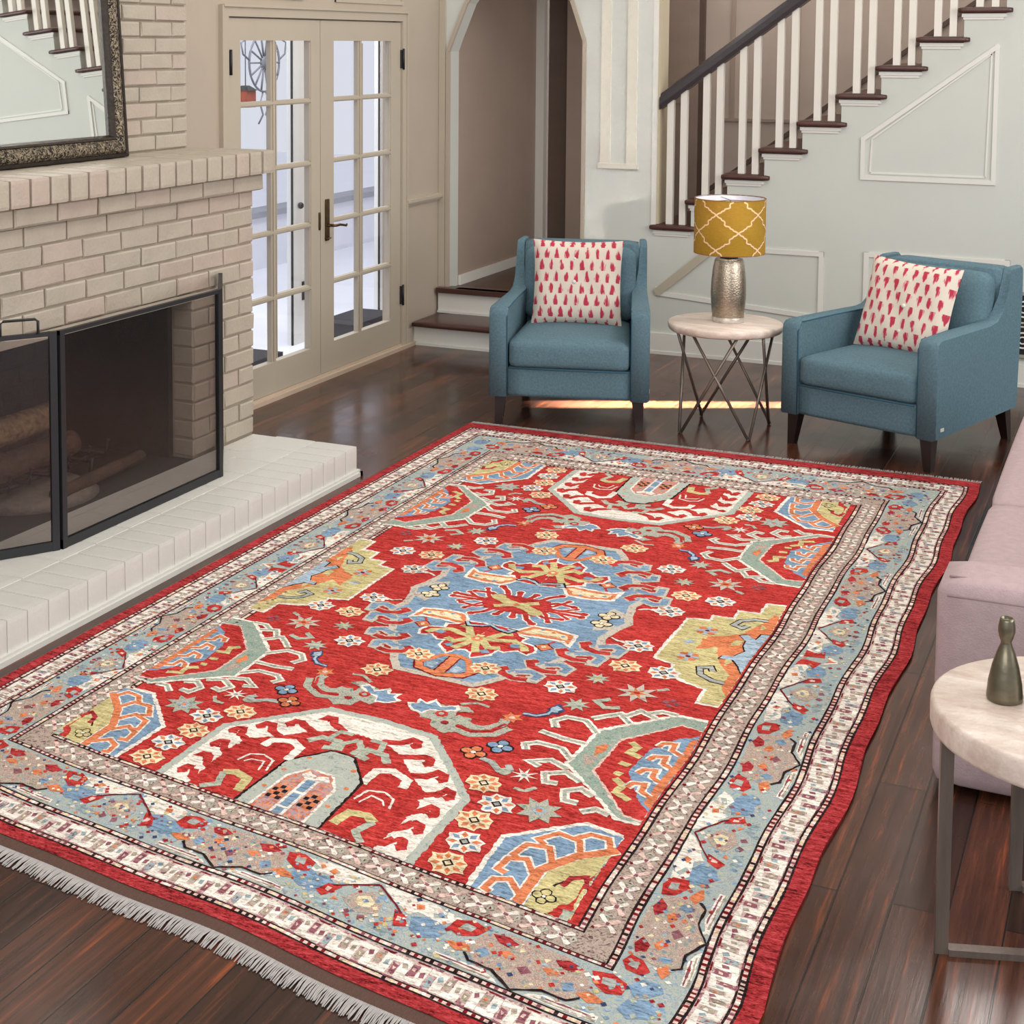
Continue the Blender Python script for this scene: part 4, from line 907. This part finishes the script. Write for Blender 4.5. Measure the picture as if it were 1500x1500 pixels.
for side in range(4):
    L = 1075 if side % 2 == 0 else 1960
    lo, hi = (1077, 1964), (1142, 2050); k = -L; i = 0
    while k < L-40:
        P = lambda poly, col, z: place(side, [(k+s, w_) for s, w_ in poly], lo, hi, col, z, 1.2)
        for q_ in ([(0, .12), (22, .10), (22, .90), (0, .92)], [(22, .72), (46, .70), (46, .93), (22, .90)], [(42, .10), (64, .12), (64, .90), (42, .93)], [(64, .08), (86, .10), (86, .30), (64, .32)]): P(q_, 'white', 3)
        c1_, c2_ = (('taupe', 'mauve'), ('mauve', 'bgrey'), ('taupe', 'taupe'))[i % 3]
        P([(24, .20), (40, .18), (40, .62), (30, .66), (24, .58)], c1_, 4); P([(28, .30), (36, .32), (34, .44), (27, .44)], ('orange', 'pink', 'white')[i % 3], 5)
        P([(67, .40), (82, .44), (82, .80), (70, .84)], c2_, 4); P([(71, .52), (79, .56), (76, .68)], ('pink', 'mauve', 'cream')[i % 3], 5)
        P([(2, .30), (12, .24), (18, .40), (8, .50)], ('mauve', 'taupe', 'bgrey')[i % 3], 4); P([(48, .40), (58, .34), (60, .56), (50, .6)], ('bgrey', 'mauve', 'taupe')[i % 3], 4)
        P([(26, .02), (60, .02), (56, .08), (30, .08)], 'dred', 4); P([(66, .92), (86, .93), (86, .99), (64, .99)], 'mauve', 4)
        k += 84; i += 1
    L = 800 if side % 2 == 0 else 1610
    lo, hi = (810, 1622), (881, 1719); k = -L+20; i = 0
    while k < L-10:
        P = lambda poly, col, z: place(side, [(k+s, w_) for s, w_ in poly], lo, hi, col, z, 1.6)
        for a_ in (.8, 2.35, 3.9, 5.5):
            ca, sa = math.cos(a_), math.sin(a_); P([(30+4*-sa, .5+.06*ca), (30+30*ca-7*sa, .5+.40*sa+.10*ca), (30+36*ca, .5+.46*sa), (30+30*ca+7*sa, .5+.40*sa-.10*ca), (30+4*sa, .5-.06*ca)], 'white' if (i+int(a_)) % 3 else 'pink', 4)
        P([(24, .44), (36, .44), (36, .56), (24, .56)], 'mauve', 5)
        P([(56, .3), (66, .5), (56, .7), (50, .5)], 'lgreen', 4); P([(57, .42), (61, .5), (57, .58)], 'dred', 5)
        P([(0, .08), (8, .1), (6, .2), (-2, .18)], 'dred', 4); P([(0, .82), (8, .84), (4, .94)], 'mauve', 4)
        k += 66; i += 1
for n_ in range(2600):      # single stray knots that break up the wide border
    sd = random.randrange(4); L = 1050 if sd % 2 == 0 else 1930; s0 = random.uniform(-L, L); w0 = random.uniform(.04, .96); q_ = random.uniform(3.5, 8.5)
    if abs(s0) > (905 if sd % 2 == 0 else 1745) and sd % 2: continue
    place(sd, [(s0-q_, w0), (s0, w0+q_*.006), (s0+q_, w0), (s0, w0-q_*.006)], LO, HI, random.choice(['red', 'edge', 'lblue', 'blue', 'white', 'white', 'orange', 'cream', 'olive', 'bgrey', 'mauve', 'taupe', 'navy', 'lgreen']), 6.4, jit=0)
# ---- central medallion
half_ = [(0, -665), (130, -665), (172, -602), (208, -524), (268, -432), (320, -304), (368, -224), (350, -150), (366, -60), (388, 0)]
full = half_+[(x, -y) for x, y in half_[-2::-1]]; full = full+[(-x, y) for x, y in full[-2:0:-1]]
fld(full, 'blue', 3, 'n'); strk(full, 27, 'sp_hook', 4, 'n', closed=True)
for (x, y), (tx, ty) in (((212, -520), (272, -545)), ((272, -430), (332, -456)), ((322, -306), (394, -348)), ((370, -222), (430, -262))):
    path = [(x-8, y+4), (x+.62*(tx-x), y+26), (tx+6, y+8), (tx, ty), (tx-26, ty-2)]
    strk(path, 42, 'sp_hook', 5); strk(path[:4], 24, 'blue', 6)
    rp = [(x+44, y-34), (x+4, y-44), (x-40, y-26), (x-56, y+4), (x-36, y+20)]; strk(rp, 38, 'sp_hook', 5); strk(rp, 25, 'red', 7)
fld([(300, -105), (360, -70), (352, -30), (290, -60)], 'sp_hook', 5); fld([(392, -6), (372, 40), (372, -40)], 'sp_hook', 5, 'x')
strk([(374, -132), (404, -150), (420, -146)], 8, 'white', 7); fld([(412, -146), (440, -140), (424, -152), (436, -166), (414, -158)], 'white', 8)
bandp = [(70, -228), (118, -148), (200, -144), (278, -164), (288, -272), (246, -240), (160, -242), (108, -252)]
fld(bandp, 'white', 5); fld([(84, -226), (124, -160), (200, -156), (266, -174), (274, -250), (250, -228), (160, -230), (112, -238)], 'orange', 6)
fld([(104, -218), (134, -174), (200, -170), (252, -186), (258, -222), (226, -212), (160, -214), (120, -222)], 'cream', 7)
for x, y in ((120, -192), (160, -172), (200, -180), (238, -196)): fld([(x-9, y), (x, y+9), (x+9, y), (x, y-9)], 'blue' if x in (160, 238) else 'orange', 8, jit=.8)
for s in (1,):
    fld([(180, -300), (214, -270), (248, -300), (214, -334)], 'dred', 5); fld([(186, -300), (214, -276), (242, -300), (214, -328)], 'orange', 6); fld([(204, -300), (214, -290), (224, -302), (214, -312)], 'cream', 7); strk([(214, -272), (230, -246)], 8, 'red', 6)
flower((115, -538), 0); dots4((308, -36), 'cream', r=16)
# anchor
strk([(-98, -572), (-74, -625), (0, -648), (74, -625), (98, -572)], 34, 'dred', 5, 'y'); strk([(-96, -574), (-72, -624), (0, -645), (72, -624), (96, -574)], 25, 'orange', 6, 'y')
strk([(0, -650), (0, -490)], 44, 'dred', 5, 'y'); strk([(0, -646), (0, -494)], 32, 'orange', 6, 'y'); strk([(84, -584), (44, -506), (0, -488)], 20, 'orange', 6); fld([(30, -560), (64, -580), (50, -612), (28, -616)], 'lblue', 7)
# red cluster with olive branches
fld([(0, -196), (92, -206), (120, -250), (150, -256), (140, -290), (196, -310), (206, -352), (190, -392), (150, -372), (118, -402), (96, -396), (92, -440), (40, -494), (24, -452), (0, -440)], 'white', 4)
fld([(0, -202), (86, -212), (112, -256), (136, -262), (130, -296), (188, -316), (198, -352), (184, -382), (148, -364), (114, -394), (90, -386), (84, -436), (40, -480), (28, -444), (0, -430)], 'red', 5)
for pts in ([(0, -330), (60, -320), (110, -300), (160, -334), (172, -360)], [(20, -340), (60, -388), (96, -372)], [(30, -320), (60, -262), (90, -250)], [(0, -300), (0, -360)], [(0, -340), (26, -410), (40, -440)]): strk(pts, 26, 'olive', 6)
fld([(138, -318), (112, -330), (120, -352), (150, -346)], 'blue', 7); fld([(44, -420), (62, -404), (80, -424), (60, -440)], 'blue', 7); disc((0, -335), 20, 'orange', 7, 'y'); disc((0, -335), 9, 'cream', 8, 'y')
strk([(-90, -214), (-70, -244), (-30, -232), (-6, -208), (26, -232), (70, -246), (84, -222), (56, -216)], 20, 'black', 7, 'y'); strk([(-88, -216), (-70, -240), (-30, -228), (-6, -206), (26, -228), (68, -241), (80, -222), (58, -218)], 11, 'lblue', 8, 'y')
# centre star
for pts, wd in (([(0, 0), (150, 10), (232, 14)], 18), ([(60, 20), (120, 70), (180, 60)], 16), ([(40, 30), (80, 110), (110, 138)], 18), ([(90, 10), (120, 40), (150, 100)], 14), ([(10, 30), (30, 110)], 18), ([(150, 10), (196, 46)], 12)):
    strk(pts, wd+10, 'white', 4); strk(pts, wd, 'red', 5)
    disc(pts[-1], wd*.75+5, 'white', 4); disc(pts[-1], wd*.75, 'red', 6)
fld([(-92, -74), (92, -74), (128, 0), (92, 74), (-92, 74), (-128, 0)], 'red', 5, 'n')
strk([(-88, 42), (-34, 10), (34, -10), (88, -42)], 40, 'olive', 7, 'n'); strk([(-66, -42), (-20, -12), (20, 12), (66, 42)], 26, 'olive', 7, 'n'); disc((84, -44), 26, 'olive', 7, 'n'); disc((-84, 44), 26, 'olive', 7, 'n'); disc((0, 0), 11, 'orange', 8, 'n')
# ---- end octagons
octo = [(400, -1601), (398, -1270), (175, -1010), (0, -998), (-175, -1010), (-398, -1270), (-400, -1601)]
fld(octo, 'sp_pale', 3, 'y'); fld([(375, -1601), (374, -1277), (163, -1036), (0, -1022), (-163, -1036), (-374, -1277), (-375, -1601)], 'white', 4, 'y')
fld([(288, -1601), (298, -1400), (290, -1310), (206, -1240), (140, -1166), (70, -1126), (0, -1120), (-70, -1126), (-140, -1166), (-206, -1240), (-290, -1310), (-298, -1400), (-288, -1601)], 'red', 5, 'y')
for (x, y), (tx, ty) in (((262, -1585), (340, -1552)), ((272, -1508), (345, -1470)), ((286, -1412), (345, -1384)), ((288, -1318), (344, -1290)), ((212, -1250), (290, -1222)), ((146, -1174), (222, -1166)), ((80, -1120), (150, -1096))):
    strk([(x-20, y-6), (x+.45*(tx-x), y+20), (x+.7*(tx-x), ty+26), (tx-4, ty+22), (tx+4, ty), (tx-8, ty-12)], 27, 'red', 6)
for (x, y) in ((316, -1510), (318, -1420), (308, -1335)): fld([(x-26, y-12), (x+2, y+24), (x+22, y+20), (x-2, y-22)], 'white', 7)
fld([(0, -1036), (130, -1044), (40, -1086), (0, -1090)], 'white', 6)
strk([(128, -1225), (100, -1188), (50, -1184), (46, -1228), (72, -1236)], 24, 'lgreen', 7); strk([(30, -1130), (70, -1130), (80, -1175)], 18, 'lgreen', 7); strk([(0, -1150), (30, -1190), (22, -1232)], 20, 'lgreen', 7)
strk([(222, -1318), (216, -1276), (160, -1252), (122, -1274), (120, -1352)], 26, 'white', 7); strk([(240, -1424), (228, -1378), (192, -1360), (150, -1376), (138, -1432)], 7, 'white', 7); strk([(222, -1420), (208, -1400), (170, -1392), (158, -1440)], 6, 'white', 7)
strk([(236, -1500), (206, -1482), (160, -1494), (148, -1560)], 28, 'olive', 7); strk([(250, -1596), (214, -1560), (236, -1500)], 20, 'lgreen', 7)
arch_ = [(134, -1601), (124, -1352), (40, -1240), (0, -1236), (-40, -1240), (-124, -1352), (-134, -1601)]
fld(arch_, 'black', 7, 'y', jit=.8); fld([(126, -1601), (116, -1355), (37, -1248), (0, -1244), (-37, -1248), (-116, -1355), (-126, -1601)], 'sp_pale', 8, 'y')
for x, y in ((98, -1400), (70, -1310), (100, -1500)): disc((x, y), 8, 'orange', 9, n=6)
fld([(88, -1601), (80, -1420), (38, -1356), (-38, -1356), (-80, -1420), (-88, -1601)], 'white', 9, 'y', jit=.8); fld([(80, -1601), (72, -1424), (34, -1364), (-34, -1364), (-72, -1424), (-80, -1601)], 'sp_arch', 10, 'y')
strk([(0, -1600), (0, -1400)], 42, 'white', 11, 'y', jit=1); fld([(14, -1420), (44, -1395), (30, -1372), (0, -1390)], 'white', 11); strk([(0, -1600), (0, -1412)], 25, 'blue', 12, 'y'); strk([(0, -1478), (0, -1490)], 34, 'white', 13, 'y', jit=.8); strk([(0, -1560), (0, -1570)], 34, 'white', 13, 'y', jit=.8)
for i in range(3):
    for j in range(4):
        x, y = 34+15*i, -1480-18*j; fld([(x-7, y-8), (x+7, y-8), (x+7, y+8), (x-7, y+8)], 'black' if (i+j) % 2 else 'orange', 12, jit=.8)
# ---- side half-hexagons with hooks
lob = [(808, -560), (717, -563), (544, -754), (536, -976), (670, -1097), (745, -1172), (808, -1166)]
fld(lob, 'white', 4); fld([(808, -574), (722, -575), (555, -760), (547, -972), (676, -1088), (748, -1160), (808, -1154)], 'sp_lobe', 5)
red_ = [(808, -636), (748, -624), (624, -786), (622, -974), (760, -1136), (808, -1142)]
fld([(808, -628), (746, -616), (617, -782), (615, -978), (757, -1144), (808, -1150)], 'pink', 6); fld(red_, 'red', 7)
fld([(575, -850), (600, -820), (606, -870), (590, -900)], 'orange', 6); fld([(566, -905), (600, -900), (604, -950), (580, -950)], 'sp_hex', 6)
fld([(808, -660), (762, -700), (706, -800), (696, -930), (770, -1060), (808, -1100)], 'blue', 8); fld([(808, -680), (790, -700), (784, -1060), (808, -1080)], 'orange', 9)
for y in (-750, -830, -910, -990):
    p = [(790, y-40), (762, y-24), (758, y+14), (730, y+4), (722, y-22)]; strk(p, 26, 'white', 9); strk(p, 14, 'orange', 10)
for p in ([(650, -780), (676, -800), (664, -840), (700, -850)], [(660, -900), (690, -905)], [(680, -985), (712, -1010), (706, -1050), (750, -1070)], [(668, -955), (690, -960)]): strk(p, 20, 'olive', 9)
hooks = ([(722, -570), (676, -568), (640, -600), (618, -590)], [(672, -616), (620, -592), (592, -640), (566, -634)], [(616, -680), (574, -636), (540, -668), (512, -700)], [(552, -776), (500, -720), (446, -726), (420, -762), (440, -800)], [(545, -850), (480, -850), (410, -838), (392, -812), (404, -790)][:3],
         [(545, -950), (500, -905), (430, -905), (404, -930), (420, -958)], [(556, -1000), (500, -978), (452, -1012), (486, -1024)], [(610, -1046), (560, -1018), (512, -1052), (530, -1090), (560, -1082)], [(662, -1096), (624, -1076), (590, -1106), (606, -1150), (640, -1146)], [(728, -1156), (690, -1150), (660, -1180)])
for p in hooks: strk(p, 25, 'white', 5, jit=1.4); strk(p, 11, 'sp_drag', 6, jit=1)
# ---- corner panels
fld([(538, -1601), (532, -1374), (690, -1214), (792, -1222), (792, -1601)], 'white', 4); fld([(552, -1601), (545, -1380), (694, -1229), (792, -1237), (792, -1601)], 'blue', 5)
strk([(668, -1600), (670, -1460), (722, -1368), (800, -1292)], 34, 'white', 6); strk([(668, -1600), (670, -1460), (722, -1368), (800, -1292)], 25, 'orange', 7)
fld([(684, -1601), (688, -1456), (734, -1374), (792, -1318), (792, -1601)], 'olive', 7); fld([(792, -1400), (778, -1460), (792, -1601), (744, -1601), (752, -1560), (776, -1540)], 'red', 8); fld([(792, -1560), (770, -1570), (768, -1601), (792, -1601)], 'lgreen', 9)
for p in ([(664, -1572), (622, -1530), (588, -1548), (582, -1590), (600, -1596)], [(666, -1490), (626, -1436), (586, -1456), (580, -1506), (604, -1512)], [(684, -1420), (654, -1364), (602, -1380), (590, -1436), (612, -1446)], [(728, -1356), (706, -1302), (650, -1296), (616, -1346), (640, -1360)], [(784, -1300), (764, -1258), (720, -1262), (690, -1300)]):
    strk(p, 26, 'white', 6, jit=1.4); strk(p, 15, 'orange', 8, jit=1)
dots4((714, -1548), 'olive', r=13); strk([(738, -1490), (746, -1450), (776, -1430), (790, -1470)], 14, 'edge', 9); strk([(720, -1500), (736, -1470)], 5, 'black', 9)
# ---- stepped panels
yp = [(808, 378), (742, 373), (738, 275), (670, 270), (670, 197), (604, 193), (603, 150), (535, 135), (537, -226), (603, -246), (606, -318), (669, -356), (735, -374), (740, -474), (808, -472)]
fld(yp, 'white', 4, 'x'); fld([(808, 366), (752, 362), (748, 264), (680, 259), (680, 187), (614, 183), (613, 140), (545, 125), (547, -218), (613, -238), (616, -310), (679, -346), (745, -364), (750, -463), (808, -461)], 'olive', 5, 'x')
fld([(808, 262), (790, 276), (770, 200), (728, 74), (690, 40), (640, 10), (640, -50), (690, -60), (716, -143), (752, -209), (780, -247), (776, -330), (808, -400)], 'orange', 6, 'x')
fld([(770, 120), (790, 150), (770, 170)], 'olive', 7, 'x'); fld([(726, 20), (752, 30), (748, -20), (718, -40)], 'olive', 7, 'x'); fld([(740, -120), (764, -150), (748, -190)], 'olive', 7, 'x')
lb = [(808, 104), (780, 96), (776, 44), (742, 76), (722, 60), (752, 20), (756, -20), (772, -60), (752, -110), (720, -120), (716, -146), (758, -140), (784, -180), (808, -228)]
fld(lb, 'black', 7, 'x', jit=.8); fld([(x+(5 if x < 800 else 0), y*.97-1) for x, y in lb], 'lblue', 8, 'x', jit=.8)
for m in (1, -1):
    p = [(780, -48+m*262), (742, -48+m*258), (700, -48+m*230), (686, -48+m*186), (716, -48+m*168), (730, -48+m*196)]; strk(p, 25, 'black', 6, 'x', jit=1); strk(p, 16, 'grey', 7, 'x', jit=1)
for c in ((625, 52), (632, -168)):
    for dx, dy in ((1, 1), (1, -1), (-1, 1), (-1, -1)): disc((c[0]+dx*17, c[1]+dy*17), 13, 'orange', 7, 'x', 6)
    strk([(c[0]-32, c[1]), (c[0]+32, c[1])], 13, 'lblue', 8, 'x'); strk([(c[0], c[1]-32), (c[0], c[1]+32)], 13, 'lblue', 8, 'x'); disc(c, 8, 'dred', 9, 'x', 6)
star((600, -58), 26, 10, 'lblue', 7, 'x', 4); fld([(630, -10), (660, -30), (690, -58), (660, -86), (634, -106), (640, -58)], 'orange', 7, 'x')
# ---- scattered flowers and stars
for i, c in enumerate(((176, -710), (362, -552), (482, -322), (600, -318), (472, -160), (393, -1180), (464, -1256), (446, -1352), (467, -1450), (469, -1550))): flower(c, (0, 1, 0, 1, 1, 0, 1, 0, 1, 0)[i])
star((568, -1228), 62, 36, 'sp_drag', 7); star((568, -1228), 26, 12, 'lblue', 8); disc((568, -1228), 9, 'orange', 9)
star((443, -640), 44, 20, 'lgreen', 7); star((440, -446), 40, 18, 'lgreen', 7); disc((440, -446), 9, 'olive', 8)
star((469, -1089), 40, 12, 'white', 7); disc((469, -1089), 8, 'grey', 8, n=6)
dots4((302, -1046), 'orange', r=17); dots4((352, -980), 'blue', r=17)
star((574, -486), 64, 30, 'sp_hook', 7); star((574, -486), 34, 14, 'orange', 8, n=6); disc((574, -486), 9, 'red', 9)
for dx, dy in ((0, 18), (16, 0), (0, -18), (-16, 0)): disc((682+dx, -505+dy), 10, 'mauve', 7, n=6)
strk([(520, -560), (486, -590), (520, -620), (560, -600)], 18, 'lgreen', 6); strk([(620, -440), (650, -420)], 14, 'lgreen', 6)
p = [(328, -766), (366, -762), (392, -735), (396, -705)]; strk(p, 20, 'navy', 7); strk(p, 9, 'lblue', 8); fld([(380, -700), (400, -660), (426, -690), (418, -724), (392, -726)], 'navy', 7); fld([(387, -700), (401, -672), (417, -692), (412, -716), (394, -718)], 'lblue', 8)
strk([(330, -1062), (368, -1070), (402, -1100), (424, -1080), (410, -1060)], 20, 'grey', 7); disc((416, -1098), 18, 'lgreen', 7)
strk([(520, -1130), (500, -1160), (470, -1160)], 12, 'lgreen', 6)
# dragons
fld([(40, -905), (8, -868), (34, -858), (30, -822), (62, -840), (76, -806), (110, -842), (150, -812), (168, -840), (128, -872), (90, -880), (78, -915)], 'white', 6); fld([(42, -896), (22, -870), (44, -860), (42, -836), (66, -850), (80, -822), (108, -852), (146, -824), (156, -838), (122, -866), (86, -874), (74, -904)], 'blue', 7)
fld([(64, -900), (60, -850), (110, -830), (176, -806), (206, -830), (160, -850), (170, -880), (214, -868), (226, -900), (190, -930), (214, -960), (180, -990), (130, -968), (120, -930), (84, -935)], 'sp_drag', 5)
strk([(170, -880), (236, -916), (280, -900), (304, -856), (300, -826)], 30, 'sp_drag', 6); strk([(190, -950), (250, -962), (310, -925), (332, -868)], 24, 'sp_drag', 6); strk([(196, -925), (250, -938), (292, -905), (312, -850)], 10, 'red', 7); disc((128, -885), 20, 'red', 7, n=7); disc((128, -885), 9, 'sp_drag', 8, n=6); disc((160, -930), 13, 'edge', 7, n=6)
star((312, -806), 34, 18, 'orange', 7, n=6); disc((312, -806), 10, 'pink', 8, n=6); strk([(150, -800), (190, -770), (230, -776)], 12, 'lgreen', 6)
RI_ = Matrix.Translation((1.87, -4.8, 0))
o = rb.build('pile', [RM[k] for k in RKEYS], rg, fix=False); o.matrix_parent_inverse = RI_
# body of the rug under the pile
b = MB(); out = []
N = 24
for i in range(N): out.append(rugxy(-1200+2400*i/N, -2108))
for i in range(N): out.append(rugxy(1200, -2108+4216*i/N))
for i in range(N): out.append(rugxy(1200-2400*i/N, 2108))
for i in range(N): out.append(rugxy(-1200, 2108-4216*i/N))
n = len(out); b.add([(x, y, .001) for x, y in out]+[(x, y, ZT-.0003) for x, y in out], [tuple(range(n, 2*n)), tuple(range(n-1, -1, -1))]+[(i, (i+1) % n, (i+1) % n+n, i+n) for i in range(n)])
o = b.build('backing', wool('wool_back', (120, 30, 34)), rg); o.matrix_parent_inverse = RI_
FRG = mat('grey_cotton_fringe', (176, 170, 166), .9, .12, (60, 60, 60)); WEB = mat('brown_end_web', (88, 62, 52), .9, .15, (200, 40, 10), .3, 200)
for sgn, nm in ((-1, 'front'), (1, 'back')):
    b = MB(); k = -1198
    y_in, y_mid, y_out = (2108, 2150, 2212) if sgn < 0 else (2108, 2114, 2142)
    for i in range(48):
        a0, a1 = -1200+50*i, -1150+50*i
        vs = [(*rugxy(a0, sgn*y_in), .008), (*rugxy(a1, sgn*y_in), .008), (*rugxy(a1, sgn*y_mid), .005), (*rugxy(a0, sgn*y_mid), .005)]
        b.add(vs, [(0, 1, 2, 3) if sgn > 0 else (3, 2, 1, 0)])
    o = b.build('end_web', WEB, rg, fix=False); o.matrix_parent_inverse = RI_
    b = MB()
    while k < 1198:
        l = random.uniform(.82, 1.05); a2 = k+random.uniform(-9, 5); ym = sgn*y_mid; ye = sgn*(y_mid+(y_out-y_mid)*l)
        pts = [(*rugxy(k, ym), .0055), (*rugxy(k+(a2-k)*.5, ym+(ye-ym)*.5), .0062), (*rugxy(a2, ye), .0024)]
        b.tube(pts, .0021, 4, r2=.0014); k += random.uniform(2.5, 3.8)
    o = b.build('fringe', FRG, rg, fix=False); o.matrix_parent_inverse = RI_; tag(o, 'grey cotton fringe', kind='stuff')
